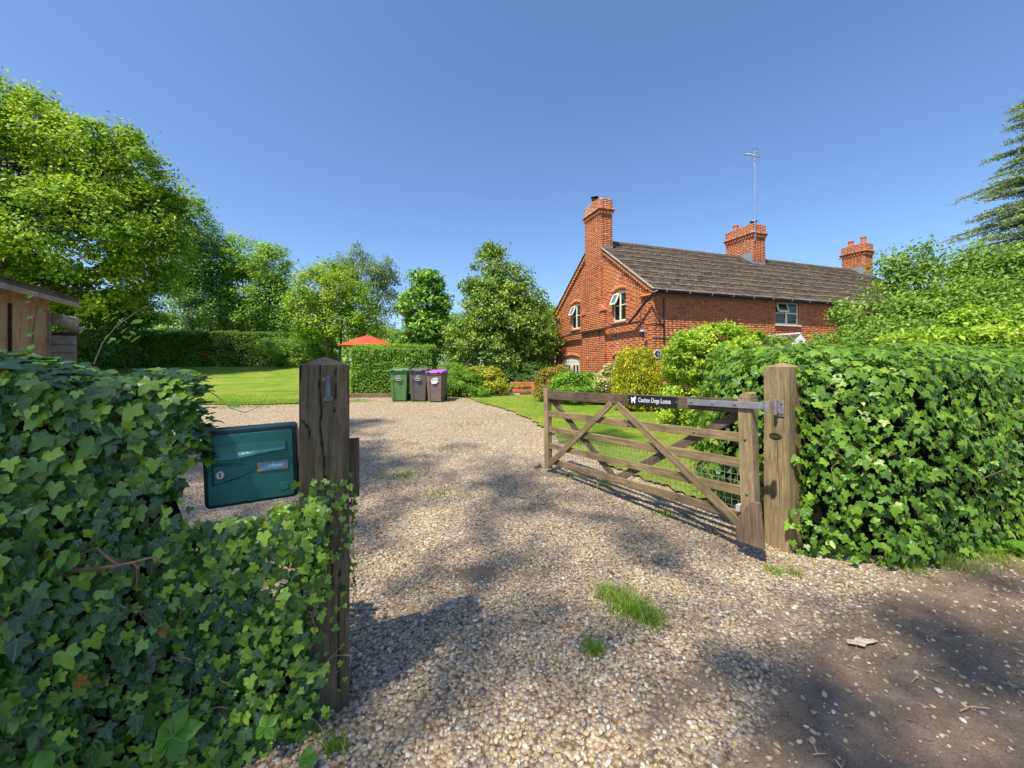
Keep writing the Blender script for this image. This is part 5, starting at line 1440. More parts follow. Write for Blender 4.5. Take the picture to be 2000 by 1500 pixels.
# clipped hedges -----------------------------------------------------------
def box_hedge(name, label, pts, h, th, mat, n, size, zoff=0, bumpy=.12):
    """hedge along a polyline of ground points, clipped square"""
    pts = [Vector(p) for p in pts]
    o = pts[0]; root = empty(name, (o.x, o.y, g1(o.x, o.y)), 0, label, 'hedge'); oz = np.array(root.location)
    segs = list(zip(pts[:-1], pts[1:])); Ls = [(b - a).length for a, b in segs]; tot = sum(Ls)
    PP, NN = [], []; core = MB()
    for (a, b), L in zip(segs, Ls):
        m_ = int(n * L / tot); d_ = (b - a) / L; nr = Vector((d_.y, -d_.x))
        u = rng.random(m_) * L; kind = rng.random(m_)
        front = kind < .5; top = (kind >= .5) & (kind < .82); back = (kind >= .82) & (kind < .92)
        v = np.where(top, rng.random(m_) * th, np.where(back, th, 0)); z = np.where(top, h, rng.random(m_) * h)
        endc = kind >= .92; u = np.where(endc, np.where(rng.random(m_) < .5, 0, L), u); v = np.where(endc, rng.random(m_) * th, v)
        x = a.x + d_.x * u - nr.x * v; y = a.y + d_.y * u - nr.y * v
        bmp = bumpy * (fbm(u * 1.3 + a.x, z * 1.6 + v, 3) - .5)
        nx = np.where(top, 0, np.where(back, -nr.x, np.where(endc, d_.x * np.where(u > L / 2, 1, -1), nr.x)))
        ny = np.where(top, 0, np.where(back, -nr.y, np.where(endc, d_.y * np.where(u > L / 2, 1, -1), nr.y)))
        nz = np.where(top, 1.0, .1)
        dep = rng.normal(0, .05, m_) + bmp
        P = np.stack([x + nx * dep, y + ny * dep, gz(x, y) + z + nz * dep * 1.2], 1)
        PP.append(P); NN.append(np.stack([nx, ny, nz + .35], 1) + rng.normal(0, .55, P.shape))
        for k in range(6):
            A = a.lerp(b, k / 6) - nr * .14 + d_ * (.14 if k == 0 else 0); B = a.lerp(b, (k + 1) / 6) - nr * .14 - d_ * (.14 if k == 5 else 0); t_ = -nr * (th - .28)
            za, zb2 = g1(A.x, A.y), g1(B.x, B.y)
            core.add([(A.x, A.y, za - .1), (B.x, B.y, zb2 - .1), (B.x + t_.x, B.y + t_.y, zb2 - .1), (A.x + t_.x, A.y + t_.y, za - .1), (A.x, A.y, za + h - .16), (B.x, B.y, zb2 + h - .16), (B.x + t_.x, B.y + t_.y, zb2 + h - .16), (A.x + t_.x, A.y + t_.y, za + h - .16)],
                     [(0, 1, 5, 4), (1, 2, 6, 5), (2, 3, 7, 6), (3, 0, 4, 7), (4, 5, 6, 7)])
    P = np.concatenate(PP) - oz; Nn = np.concatenate(NN); m_ = len(P)
    V, Fc = leaf_quads(P, Nn, size * rng.uniform(.6, 1.4, m_), .6)
    r_ = np.clip(fbm(P[:, 0] * 1.7, P[:, 2] * 1.7 + P[:, 1], 3) * .9 + rng.normal(.05, .22, m_), 0, 1)
    link('foliage', np_mesh('foliage', V, Fc, mat, False, {'rnd': np.repeat(r_, 2)}), root)
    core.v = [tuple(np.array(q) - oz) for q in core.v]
    core.obj('light_block_core', M['hedge_core'], root)  # added solid filler that stops light passing through the leaves
    return root

def gp(x, d): return Vector(((x - CX) / F * d, d))
box_hedge('long_hedge', 'long dark clipped hedge along the far edge of the lawn', [gp(60, 25), gp(300, 28.0), gp(560, 30), gp(645, 30.5)], 2.55, 1.5, M['l_hedge'], 42000, .12, bumpy=.25)
tree('hedge_bush', 'lighter leafy end of the hedge below the bright maple', 'shrub', base_at(580, 28.5),
     [lob(585, 690, 28.5, 55, 26), lob(635, 690, 28.5, 30, 24), lob(540, 680, 29, 40, 20)], M['l_hedge2'], M['bark'], 150, .38, 70, .13, .05)
box_hedge('clipped_hedge', 'square clipped leafy hedge in front of the red parasol', [Vector((-5.85, 14.35)), Vector((-2.95, 14.55))], 1.72, 1.3, M['l_hedge2'], 30000, .075)

# shade trees on the near side of the lane and left of the drive (out of frame, they dapple the drive)
def wl(x, y, z, r, rz=None, dh=8.0):
    # the crown stands dh higher along the sun's direction, so its shade is softer
    return (Vector((x, y, z)) + SD * (dh / SD.z), (r, r, rz or r * .7))
tree('lime_tree', 'tall spreading tree standing behind the viewer on the lane side', 'tree', (-7.6, -8.6, 0),
     [wl(-3.4, -2.9, 7.2, 1.7), wl(-5.0, -3.2, 8.2, 2.0), wl(-2.2, -3.9, 7.4, 1.2), wl(-6.0, -2.0, 7.4, 1.8), wl(-1.4, -3.0, 6.6, .9), wl(-4.4, -5.5, 9, 2.2), wl(-2.9, -1.6, 7.6, 1.1), wl(-3.9, -1.6, 8.0, .8, .4), wl(-2.7, -1.1, 8.0, .7, .35), wl(-1.0, -1.9, 8.0, .9, .4), wl(.2, -1.6, 8.0, .8, .35), wl(-.3, -2.6, 8, .7, .3), wl(-4.9, -1.5, 7.6, 1.0, .5), wl(-3.3, .4, 9.2, .9, .4), wl(-2.3, -.6, 9.0, .8, .4), wl(-4.6, 2.0, 10.2, .9, .4), wl(-2.4, 2.3, 11, .6, .3), wl(-4.2, 1.0, 9.6, .7, .3), wl(-1.2, -1.4, 8.2, .8, .4), wl(-.2, -2.2, 8, .6, .3)],
     M['l_oak'], M['bark'], 225, .45, 56, .15, .30, shell=.2, limb_k=.10, twigs=.2)
tree('ash_tree', 'tall tree left of the drive beyond the shed', 'tree', (-13.4, -2.0, 0),
     [wl(-7.2, 2.2, 9.6, 1.9, 1.0), wl(-5.6, 1.4, 9.6, 1.2, .7), wl(-7.6, 3.2, 11.5, 1.0, .5), wl(-9.2, .8, 9.0, 2.4), wl(-6.2, -.4, 9.0, 1.5, .9), wl(-4.8, .0, 8.6, 1.0, .5)],
     M['l_oak'], M['bark'], 200, .5, 55, .16, .32, shell=.2, limb_k=.12, twigs=.2)

# ------------------------------------------------------------------ ivy
def ivy_mesh(name, v):
    """five-lobed leaf, base at origin, tip along -y... returned as arrays (verts, tris, vein)"""
    lobes = [(-122, .58), (-62, .82), (0, 1.15), (62, .82), (122, .58)]
    rs = random.Random(v)
    out = []
    pts = [(0, 0)]; vein = [1.0]
    ang = []
    out.append((-150, .22, .0))
    for i, (a, r) in enumerate(lobes):
        r *= rs.uniform(.9, 1.1)
        out.append((a + rs.uniform(-5, 5), r, 1.0))
        if i < 4:
            b = (a + lobes[i + 1][0]) / 2; out.append((b, (.60 if abs(b) < 60 else .52) * rs.uniform(.9, 1.2), 0.0))
    out.append((150, .22, .0))
    P = [(0, 0, 0)]; ve = [1.0]; dense = []
    for q in range(len(out) - 1):
        (a, r, e), (a2, r2, e2) = out[q], out[q + 1]
        dense.append((a, r, e))
        if e != e2 or q in (0, len(out) - 2):
            tw = .58 if e > e2 else .42
            dense.append((a + (a2 - a) * tw, (r + (r2 - r) * tw) * 1.0, .35))
    dense.append(out[-1]); out = dense
    for a, r, e in out:
        x_, y_ = r * math.sin(R(a)), -r * math.cos(R(a))
        z_ = -.14 * (r ** 2) + .07 * (1 - e) * r - .04 * abs(x_) + rs.uniform(-.02, .02)
        P.append((x_, y_, z_)); ve.append(e)
    T = [(0, i, i + 1) for i in range(1, len(out))]
    return np.array(P) * .5, np.array(T)[:, ::-1], np.array(ve)

IVY = [ivy_mesh('i', k) for k in range(5)]

def ivy_batch(P, Nn, size, tilt=.5):
    """place leaves: P positions, Nn normals; tips hang down along the surface"""
    n = len(P); Nn = unit(Nn)
    D = np.tile([0, 0, -1.0], (n, 1)) + rng.normal(0, .42, (n, 3))
    D = unit(D - Nn * np.sum(D * Nn, 1, keepdims=True))
    Nn = unit(Nn + D * -.0)
    X = np.cross(-D, Nn)           # leaf x axis;  local (x,y,z) -> X, -D (y axis), N
    return X, -D, Nn

def ivy_object(root, name, P, Nn, size, mat, rnd, kind='stuff'):
    X, Yv, Z = ivy_batch(P, Nn, size)
    V, Fc, ve, rr, o = [], [], [], [], 0
    var = rng.integers(0, len(IVY), len(P))
    for k, (lv, lt, le) in enumerate(IVY):
        idx = np.where(var == k)[0]; n = len(idx)
        if n == 0: continue
        L = lv[None] * size[idx][:, None, None]
        W_ = P[idx][:, None] + L[..., 0:1] * X[idx][:, None] + L[..., 1:2] * Yv[idx][:, None] + L[..., 2:3] * Z[idx][:, None]
        V.append(W_.reshape(-1, 3)); Fc.append((lt[None] + (np.arange(n) * len(lv))[:, None, None]).reshape(-1, 3) + o)
        ve.append(np.tile(le, n)); rr.append(np.repeat(rnd[idx], len(lt))); o += n * len(lv)
    me = np_mesh(name, np.concatenate(V), np.concatenate(Fc), mat, True, {'rnd': np.concatenate(rr)}, {'vein': np.concatenate(ve)})
    ob = link(name, me, root)
    if kind: ob['kind'] = kind
    return ob

def ivy_hedge(root, P, Nn, size, mat, rnd, nparts=300):
    """the nearest outer leaves become parts, the rest one mass"""
    oz = np.array(root.location)
    cam_ = np.array([0, 0, CH]); view = unit(cam_ - P)
    score = size / np.linalg.norm(P - cam_, axis=1) * (np.sum(unit(Nn) * view, 1) > .25)
    inside = (np.abs(P[:, 0]) < P[:, 1] * 1.28) & (P[:, 2] > CH - P[:, 1] * 1.0)
    score = score * inside * (rnd > .12)
    top = np.argsort(-score)[:nparts]
    rest = np.setdiff1d(np.arange(len(P)), top)
    ivy_object(root, 'ivy_foliage', P[rest] - oz, Nn[rest], size[rest], mat, rnd[rest])
    meshes = []; levels = np.quantile(rnd[top], np.linspace(.03, .97, 8))
    for q_ in levels:
        for lv, lt, le in IVY: meshes.append(np_mesh('leaf', lv, lt, mat, True, {'rnd': np.full(len(lt), q_)}, {'vein': le}))
    X, Yv, Z = ivy_batch(P[top], Nn[top], size[top])
    for i, k in enumerate(top):
        o = link('leaf', meshes[int(np.argmin(np.abs(levels - rnd[k]))) * len(IVY) + i % len(IVY)], root); s = size[k]
        Mx = Matrix(((X[i][0] * s, Yv[i][0] * s, Z[i][0] * s, P[k][0] - oz[0]), (X[i][1] * s, Yv[i][1] * s, Z[i][1] * s, P[k][1] - oz[1]), (X[i][2] * s, Yv[i][2] * s, Z[i][2] * s, P[k][2] - oz[2]), (0, 0, 0, 1)))
        o.matrix_local = Mx

def stems(root, P, Nn, n, mat, name='stems', r=.003, L=(.1, .3), zmax=9):
    mb = MB(); oz = np.array(root.location)
    ok = np.where(P[:, 2] < zmax)[0]
    for i in rng.choice(ok, n):
        p0 = Vector(P[i] - oz) - Vector(unit(Nn[i:i + 1])[0]) * .03
        l_ = random.uniform(*L); d_ = Vector((random.uniform(-1, 1), random.uniform(-.3, .3), random.uniform(-.8, .8))).normalized() * l_
        o_ = Vector((random.uniform(-1, 1), random.uniform(-1, 1), random.uniform(-1, 1))) * l_ * .2
        mb.tube([p0, p0 + d_ * .35 + o_, p0 + d_ * .7 - o_ * .3, p0 + d_], [r * random.uniform(.6, 1.4)] * 4, 4, False)
    o = mb.obj(name, mat, root); o['kind'] = 'stuff'; return o

# left hedge: face runs from the post to the lower left of the picture
LD = Vector((-.93, -.37)).normalized(); LN = Vector((.37, -.93)).normalized()    # along, outward
L0 = Vector((-.84, 1.56))
def left_h(u):      # height along the hedge
    return .925 + .08 * np.exp(-((u - .03) / .12) ** 2) + .455 * sm(.27, .42, u) + .05 * np.sin(u * 7 + 1) * sm(.5, .7, u)
def left_hedge():
    root = empty('ivy_hedge', (-1.5, 1.5, 0), 0, 'dark glossy ivy hedge in shade below and left of the letterbox', 'hedge')
    n = 13000
    u = rng.random(n) * 2.2 - .10; H = left_h(u)
    v = rng.random(n); arc = H + .55          # face then over the top
    d = v * (H + .5)
    onface = d < H - .12
    back = np.clip(d - (H - .12), 0, None)
    th = np.clip(back / .22, 0, math.pi / 2)
    z = np.where(onface, d, H - .12 + .14 * np.sin(th)) + .0
    inn = np.where(onface, 0, .14 * (1 - np.cos(th)) + np.clip(back - .22 * math.pi / 2, 0, None))
    inn = inn * (.5 + .5 * sm(.3, .5, u))
    foot = .05 * sm(.5, .0, z) + .07 * sm(.4, 1.0, u)
    bulge = .07 * np.sin(np.clip(z / H, 0, 1) * math.pi) * sm(.1, .7, u)
    out = foot + bulge + .09 * (fbm(u * 4, z * 4, 3) - .5) + rng.normal(0, .022, n)
    x = L0.x + LD.x * u + LN.x * (out - inn); y = L0.y + LD.y * u + LN.y * (out - inn)
    P = np.stack([x, y, z + np.where(onface, 0, out * .5)], 1)
    nz = np.where(onface, .25, .3 + np.sin(th))
    Nn = np.stack([LN.x * np.where(onface, 1, np.cos(th) + .2), LN.y * np.where(onface, 1, np.cos(th) + .2), nz], 1) + rng.normal(0, .27, (n, 3))
    # keep the letterbox and the upper post clear
    q = ((P[:, 0] - (-1.0)) / .175) ** 4 + ((P[:, 2] - 1.05) / .175) ** 4
    near = P[:, 1] < 1.75
    keep_ = ~((q < 1) & near) & ~((P[:, 0] > -.93) & (P[:, 2] > .92)) & ~((P[:, 0] > -.78 - .10 * P[:, 2]) & (P[:, 2] < .5) & (rng.random(n) > .25))
    P, Nn, u = P[keep_], Nn[keep_], u[keep_]; n = len(P)
    size = (.032 + .078 * rng.beta(1.5, 2.4, n)) * (1 + .25 * sm(.4, 1.2, u)) * (1 - .25 * sm(.30, .05, u))
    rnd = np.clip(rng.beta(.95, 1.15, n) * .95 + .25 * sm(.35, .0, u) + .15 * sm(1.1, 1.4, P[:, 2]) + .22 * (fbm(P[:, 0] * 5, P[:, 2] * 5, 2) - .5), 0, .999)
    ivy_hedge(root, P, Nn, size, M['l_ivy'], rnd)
    # small leaves climbing the post
    m_ = 260; z = rng.random(m_) ** 1.1 * .98 + .02; a_ = rng.uniform(-.11, .105, m_)
    kp = (a_ < .10 - 0.0) & ((a_ < -.02) | (z > .66) | (rng.random(m_) < .15))
    z, a_ = z[kp], a_[kp]; m_ = len(z)
    pn = np.array([math.sin(YAW), -math.cos(YAW), 0]); pu = np.array([math.cos(YAW), math.sin(YAW), 0])
    Pq = np.array([LPX, LPY, 0]) + pu * a_[:, None] + pn * (pw / 2 + rng.uniform(.008, .045, m_))[:, None]; Pq[:, 2] = z
    ivy_object(root, 'climbing_leaves', Pq - np.array(root.location), np.tile(pn + [0, 0, .25], (m_, 1)) + rng.normal(0, .4, (m_, 3)), rng.uniform(.025, .055, m_), M['l_ivy'], np.clip(rng.normal(.62, .22, m_), 0, .99))
    m_ = 70; z = rng.random(m_) * .5 + .42
    Pq = np.array([LPX, LPY, 0]) + pu * (pw / 2 + rng.uniform(.002, .03, m_))[:, None] + pn * rng.uniform(-.09, .09, m_)[:, None]; Pq[:, 2] = z
    ivy_object(root, 'climbing_leaves', Pq - np.array(root.location), np.tile(pu + [0, 0, .2], (m_, 1)) + rng.normal(0, .4, (m_, 3)), rng.uniform(.025, .05, m_), M['l_ivy'], np.clip(rng.normal(.6, .22, m_), 0, .99))
    # yellowed leaves
    k = rng.choice(n, 26)
    ivy_object(root, 'yellowed_leaves', P[k] - np.array(root.location) + unit(Nn[k]) * .012, Nn[k], size[k] * .8, M['l_ivyold'], rng.random(26))
    # solid slab added inside to block light, near-black for the inner shade
    core = MB(); A = []
    us = np.concatenate([[-.02, .15, .30, .46, .60, .66], np.linspace(.75, 2.1, 8)])
    for u_ in us:
        h_ = float(left_h(np.array(u_))) - .14 + .0 - .42 * float(sm(.74, .60, u_)); o_ = -.03 + .05 * float(sm(.4, 1.0, u_)); dp = .16 + .45 * float(sm(.4, .6, u_))
        for (oo, zz) in ((-.015 + o_ + .0, -.05), (.0 + o_, h_ * .55), (-.03 + o_, h_ - .06), (-.09 + o_, h_), (-dp, h_), (-dp, -.05)):
            A.append((L0.x + LD.x * u_ + LN.x * oo + 1.5, L0.y + LD.y * u_ + LN.y * oo - 1.5, zz))
    fs_ = [tuple(range(6)), tuple(13 * 6 + i for i in range(6))[::-1]]
    for i in range(13):
        for j_ in range(6): fs_.append((i * 6 + j_, i * 6 + 6 + j_, i * 6 + 6 + (j_ + 1) % 6, i * 6 + (j_ + 1) % 6))
    core.add(A, fs_); core.obj('light_block_core', M['hedge_core'], root)
    stems(root, P, Nn, 330, M['stem_brown'], 'stems', .0020, (.06, .2), .72)
    # the thick bent branch in the middle of the hedge
    br_ = MB(); f = lambda x_, y_, d_=1.22: px(x_, y_, d_) - Vector(root.location)
    br_.tube([f(70, 1112, 1.27), f(130, 1114), f(180, 1112), f(232, 1105), f(262, 1098), f(270, 1110), f(268, 1140, 1.25)], [.006, .007, .007, .006, .005, .004, .003], 6)
    br_.tube([f(232, 1105), f(200, 1080), f(190, 1070), f(150, 1085)], [.005, .004, .003, .002], 5); br_.tube([f(262, 1098), f(300, 1088), f(320, 1100)], [.004, .003, .002], 5)
    br_.tube([f(0, 1135, 1.2), f(60, 1095, 1.24), f(120, 1070, 1.27), f(160, 1055, 1.3)], .003, 5); br_.tube([f(355, 1250, 1.4), f(352, 1200, 1.38), f(365, 1150, 1.4), f(368, 1110, 1.4)], .0025, 5)
    br_.tube([f(378, 1278, 1.42), f(360, 1262, 1.4), f(355, 1235, 1.4)], .0022, 5)
    br_.obj('branch', M['stem_brown'], root)
    return root
lh = left_hedge()

# right hedge
FOOT = [(2.20, 4.45), (2.10, 3.75), (2.18, 3.42), (2.24, 3.05), (2.40, 3.03), (2.56, 2.97), (2.72, 2.91), (2.95, 2.91), (3.4, 3.06), (4.1, 3.34), (4.8, 3.62), (5.8, 4.0), (7.2, 4.5), (7.3, 5.6), (4.3, 5.0), (3.0, 4.75)]
def right_hedge():
    root = empty('ivy_hedge', (3.5, 3.5, 0), 0, 'bright sunlit ivy hedge running right from the hinge post', 'hedge')
    FP = np.array(FOOT); cen = np.array([3.6, 4.0])
    seg = np.roll(FP, -1, 0) - FP; L = np.hypot(seg[:, 0], seg[:, 1])
    wgt = L.copy(); wgt[12:] *= .25; wgt = wgt / wgt.sum()
    n = 14400
    s = rng.choice(len(FP), n, p=wgt); t_ = rng.random(n)
    b = FP[s] + seg[s] * t_[:, None]
    nr = np.stack([seg[s, 1], -seg[s, 0]], 1) / L[s][:, None]
    # smooth normals between neighbours
    nxt = (s + 1) % len(FP); nr2 = np.stack([seg[nxt, 1], -seg[nxt, 0]], 1) / L[nxt][:, None]
    prv = (s - 1) % len(FP); nr0 = np.stack([seg[prv, 1], -seg[prv, 0]], 1) / L[prv][:, None]
    nr = nr + nr2 * np.clip(t_ - .5, 0, 1)[:, None] * 1.2 + nr0 * np.clip(.5 - t_, 0, 1)[:, None] * 1.2
    nr = nr / np.linalg.norm(nr, axis=1, keepdims=True)
    H = 1.50 + .06 * np.sin(b[:, 0] * 2.3) + .05 * (fbm(b[:, 0] * 3, b[:, 1] * 3, 2) - .5) + .06 * sm(2.6, 2.2, b[:, 0])
    d = rng.random(n) * (H + .75)
    on = d < H - .2
    back = np.clip(d - (H - .2), 0, None); th = np.clip(back / .3, 0, math.pi / 2)
    z = np.where(on, d, H - .2 + .2 * np.sin(th)); inn = np.where(on, 0, .2 * (1 - np.cos(th)) + np.clip(back - .47, 0, None) * 2.6)
    out = .12 * np.sin(np.clip(z / H, 0, 1) * math.pi) + .16 * (fbm(b[:, 0] * 2.6 + b[:, 1], z * 2.6, 3) - .5) + rng.normal(0, .03, n) + .08 * sm(.7, 0, z)
    P = np.concatenate([b + nr * (out - inn)[:, None], (z + np.where(on, 0, .06 * rng.standard_normal(n)))[:, None]], 1)
    P[:, 2] += gz(P[:, 0], P[:, 1]) * .9
    Nn = np.concatenate([nr * np.where(on, 1, np.cos(th) + .2)[:, None], np.where(on, .3, .4 + np.sin(th))[:, None]], 1) + rng.normal(0, .36, (n, 3))
    # keep the hinge post clear
    pc = np.array([2.169, 3.157]); dx = P[:, :2] - pc
    la = dx[:, 0] * math.cos(YAW) + dx[:, 1] * math.sin(YAW); lb = -dx[:, 0] * math.sin(YAW) + dx[:, 1] * math.cos(YAW)
    inpost = (la > -.45) & (la < -.05) & (lb > -.6) & (lb < .12)
    frontstrip = (la > -.45) & (la < -.06) & (lb < .10)
    kp = ~(inpost & (P[:, 2] > .42)) & ~(frontstrip & ((P[:, 2] > .40) | (la < -.16) | (lb > -.1))) & ~((np.abs(la) < .11) & (np.abs(lb) < .11)) & ~((P[:, 0] < 2.02) & (P[:, 1] < 3.5))
    P, Nn = P[kp], Nn[kp]; n = len(P)
    size = rng.uniform(.05, .115, n)
    shady = sm(2.75, 2.35, P[:, 0]) * sm(3.1, 3.6, P[:, 1])
    rnd = np.clip(rng.beta(2, 1.8, n), 0, .999)
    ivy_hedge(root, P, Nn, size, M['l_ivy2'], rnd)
    # leaves lapping over the lane face of the hinge post
    m_ = 300; la_ = rng.uniform(-.015, .26, m_); z_ = rng.random(m_) * 1.42 + .03
    fn = np.array([math.sin(YAW), -math.cos(YAW), 0]); fu = np.array([math.cos(YAW), math.sin(YAW), 0])
    Pq = np.array([2.169, 3.157, 0]) + fu * la_[:, None] + fn * (pw / 2 + rng.uniform(.01, .06, m_))[:, None]; Pq[:, 2] = z_
    ivy_object(root, 'climbing_leaves', Pq - np.array(root.location), np.tile(fn + [0, 0, .3], (m_, 1)) + rng.normal(0, .3, (m_, 3)), rng.uniform(.05, .10, m_), M['l_ivy2'], np.clip(rng.beta(2, 1.8, m_), 0, .99))
    core = MB(); m_ = len(FP); A = []
    for z_, e in ((-.05, .05), (.7, -.02), (1.28, .08), (1.38, .35)):
        for i in range(m_):
            p_ = FP[i]; c_ = cen - p_; c_ = c_ / np.hypot(*c_)
            A.append((p_[0] + c_[0] * (e + .05) - 3.5, p_[1] + c_[1] * (e + .05) - 3.5, z_))
    fs_ = [tuple(range(3 * m_, 4 * m_))]
    for r_ in range(3):
        for i in range(m_): fs_.append((r_ * m_ + i, r_ * m_ + (i + 1) % m_, r_ * m_ + m_ + (i + 1) % m_, r_ * m_ + m_ + i))
    core.add(A, fs_); core.obj('light_block_core', M['hedge_core'], root)  # closed dark body added behind the leaves to block light
    stems(root, P, Nn, 260, M['stem_brown'], 'stems', .0022, (.1, .3), 1.2)
right_hedge()

# ------------------------------------------------------------------ small plants and litter
def sprig(name, label, cat, pts, r0, leaves, mat_leaf, mat_stem=None, lsize=.05, kind='ivy'):
    """thin stem through picture points with a few single leaves"""
    o = Vector(pts[0]); root = empty(name, o, 0, label, cat)
    q = [Vector(p) - o for p in pts]
    mb = MB(); mb.tube(q, [r0 * (1 - .7 * i / len(q)) for i in range(len(q))], 5); mb.obj('stem', mat_stem or M['stem_brown'], root)
    for (p, n_, s) in leaves:
        lv, lt, le = IVY[random.randrange(5)] if kind == 'ivy' else OVAL
        P = np.array([Vector(p) - o]); X, Yv, Z = ivy_batch(P, np.array([n_], float), np.array([s]))
        W_ = P[0] + lv[:, 0:1] * s * X[0] + lv[:, 1:2] * s * Yv[0] + lv[:, 2:3] * s * Z[0]
        me = np_mesh('leaf', W_, lt, mat_leaf, True, {'rnd': np.full(len(lt), random.random())}, {'vein': le}); link('leaf', me, root)
    return root
_n = 8; _ov = [(0, 0, 0)]
OV = [(0, .05, 0)] + [(.30 * math.sin(math.pi * k / _n) * (1 if k <= _n else 1), -1.0 * k / _n, -.1 * (k / _n) ** 2 + .06) for k in range(1, _n)] + [(0, -1.05, -.14)] + [(-.30 * math.sin(math.pi * k / _n), -1.0 * k / _n, -.1 * (k / _n) ** 2 + .06) for k in range(_n - 1, 0, -1)]
OVAL = (np.array(OV + [(0, -.5, -.04)]), np.array([(i, len(OV), (i + 1) % len(OV)) for i in range(len(OV))]), np.array([1.0] + [0.0] * (_n - 1) + [1.0] + [0.0] * (_n - 1) + [1.0]))

sprig('ivy_tendril', 'thin bare ivy tendril curling in the air above the letterbox', 'tendril',
      [px(372, 742, 1.75), px(400, 758, 1.7), px(425, 775, 1.7), px(450, 797, 1.68), px(478, 806, 1.68), px(505, 795, 1.68), px(521, 775, 1.68)], .0022,
      [(px(404, 752, 1.7), (0, -.5, 1), .06), (px(452, 788, 1.68), (.3, -.4, 1), .065)], M['l_fresh'])
sprig('bramble_shoot', 'arching thorny bramble shoot rising from the left ivy', 'bramble', [px(183, 712, 1.9), px(200, 670, 1.95), px(225, 640, 2.0), px(262, 612, 2.1), px(296, 593, 2.2)], .0035,
      [(px(255 + random.uniform(-45, 30), 640 + random.uniform(-35, 25), 2.05), (random.uniform(-1, 1), -.6, 1), random.uniform(.03, .055)) for _ in range(14)], M['l_fresh'], M['stem_brown'], kind='oval')
sprig('nettle_stem', 'slender leafy stem in front of the shed boards', 'plant', [px(60, 700, 2.2), px(64, 650, 2.2), px(70, 610, 2.2), px(78, 572, 2.2)], .004,
      [(px(66 + random.uniform(-14, 14), 575 + i * 14, 2.2), (random.uniform(-1, 1), -.6, .8), random.uniform(.03, .06)) for i in range(9)], M['l_fresh'], M['stem_brown'], kind='oval')
sprig('young_shoots', 'cluster of fresh shoots on the ivy top before the shed', 'plant', [px(20, 720, 1.9), px(30, 690, 1.9)], .004,
      [(px(random.uniform(-5, 75), random.uniform(675, 715), 1.85), (random.uniform(-1, 1), -.6, .8), random.uniform(.04, .07)) for _ in range(16)], M['l_fresh'], kind='oval')
sprig('oak_seedling', 'small bright green lobed leaf sprig on the shaded ivy', 'plant', [px(150, 1110, 1.22), px(125, 1090, 1.19), px(110, 1085, 1.17)], .002,
      [(px(95, 1090, 1.16), (-.3, -1, .4), .05), (px(130, 1075, 1.17), (0, -1, .5), .05), (px(155, 1078, 1.18), (.4, -1, .3), .05), (px(108, 1105, 1.15), (-.4, -1, .3), .045), (px(118, 1078, 1.18), (0, -1, .9), .04)], M['l_fresh'], kind='oval')
def palm(name, label, x, y, d, s, n=7):
    c = px(x, y, d); L_ = []
    for k in range(n):
        a = R(-130 + 260 * k / (n - 1)); L_.append((c + Vector((math.sin(a) * s * .35, -.01, math.cos(a) * s * .35)), (math.sin(a) * .7, -1, .5 + .3 * math.cos(a)), s * .62))
    root = empty(name, c + Vector((0, .1, -.1)), 0, label, 'plant'); o = Vector(root.location)
    mb = MB(); mb.tube([(0, 0, -.12), c - o], .003, 5); mb.obj('stem', M['stem_brown'], root)
    for k, (p, nn_, sz) in enumerate(L_):
        a = R(-130 + 260 * k / (n - 1)); Nn = Vector((math.sin(a) * .25, -.75, .6)).normalized(); D = Vector((math.sin(a), -.25, math.cos(a) - .2)).normalized()
        D = (D - Nn * D.dot(Nn)).normalized(); X = (-D).cross(Nn); lv, lt, le = OVAL
        W_ = [(c - o) + X * float(v_[0]) * s * .75 - (-D) * 0 + D * float(-v_[1]) * s * .62 + Nn * float(v_[2]) * s for v_ in lv]
        me = np_mesh('leaflet', np.array([tuple(q) for q in W_]), lt, M['l_fresh'], True, {'rnd': np.full(len(lt), random.random())}, {'vein': le}); link('leaflet', me, root)
palm('palmate_plant', 'fresh palmate leaves low in front of the left ivy', 338, 1440, 1.30, .13)
palm('palmate_plant', 'broad pale leaves at the bottom left corner of the ivy', 80, 1465, 1.20, .12, 5)
palm('palmate_plant', 'small low palmate leaf near the foot of the left post', 520, 1420, 1.42, .075, 6)
palm('palmate_plant', 'lowest fresh leaf just left of the left post foot', 600, 1480, 1.40, .06, 5)

# grass tufts
def tuft(label, spots, hmin, hmax, w=.0022):
    c0 = spots[0]; root = empty('grass_tuft', (c0[0], c0[1], g1(c0[0], c0[1])), 0, label, 'grass tuft')
    A = []
    for cx, cy, r_, k in spots:
        q = rng.normal(0, .45, (k, 2)) * r_; A.append(np.stack([cx + q[:, 0], cy + q[:, 1], gz(cx + q[:, 0], cy + q[:, 1])], 1))
    P = np.concatenate(A) - np.array(root.location)
    V, Fc, r2 = blades(P, rng.uniform(hmin, hmax, len(P)) * (.35 + 1.3 * fbm(P[:, 0] * 18, P[:, 1] * 18, 2)), rng.uniform(w * .5, w * 1.2, len(P)), 1.5)
    link('blades', np_mesh('blades', V, Fc, M['tuft'], False, {'rnd': r2}), root)['kind'] = 'stuff'
def gpt(x, y):
    Y = 1.45 * F / (y - CY); return (x - CX) / F * Y, Y
a = gpt(1230, 1190); b_ = gpt(1160, 1270); c_ = gpt(1270, 1215); d_ = gpt(1185, 1165)
tuft('fresh grass tuft growing in the gravel between the posts', [(a[0] - .02, a[1], .13, 430), (a[0] + .05, a[1] - .07, .09, 260), (c_[0], c_[1], .09, 230), (d_[0], d_[1], .09, 230), (a[0] + .03, a[1] + .08, .12, 160), (a[0], a[1], .34, 150)], .03, .075)
tuft('small dark grass tuft just nearer than the large tuft', [(b_[0], b_[1], .055, 300)], .02, .06)
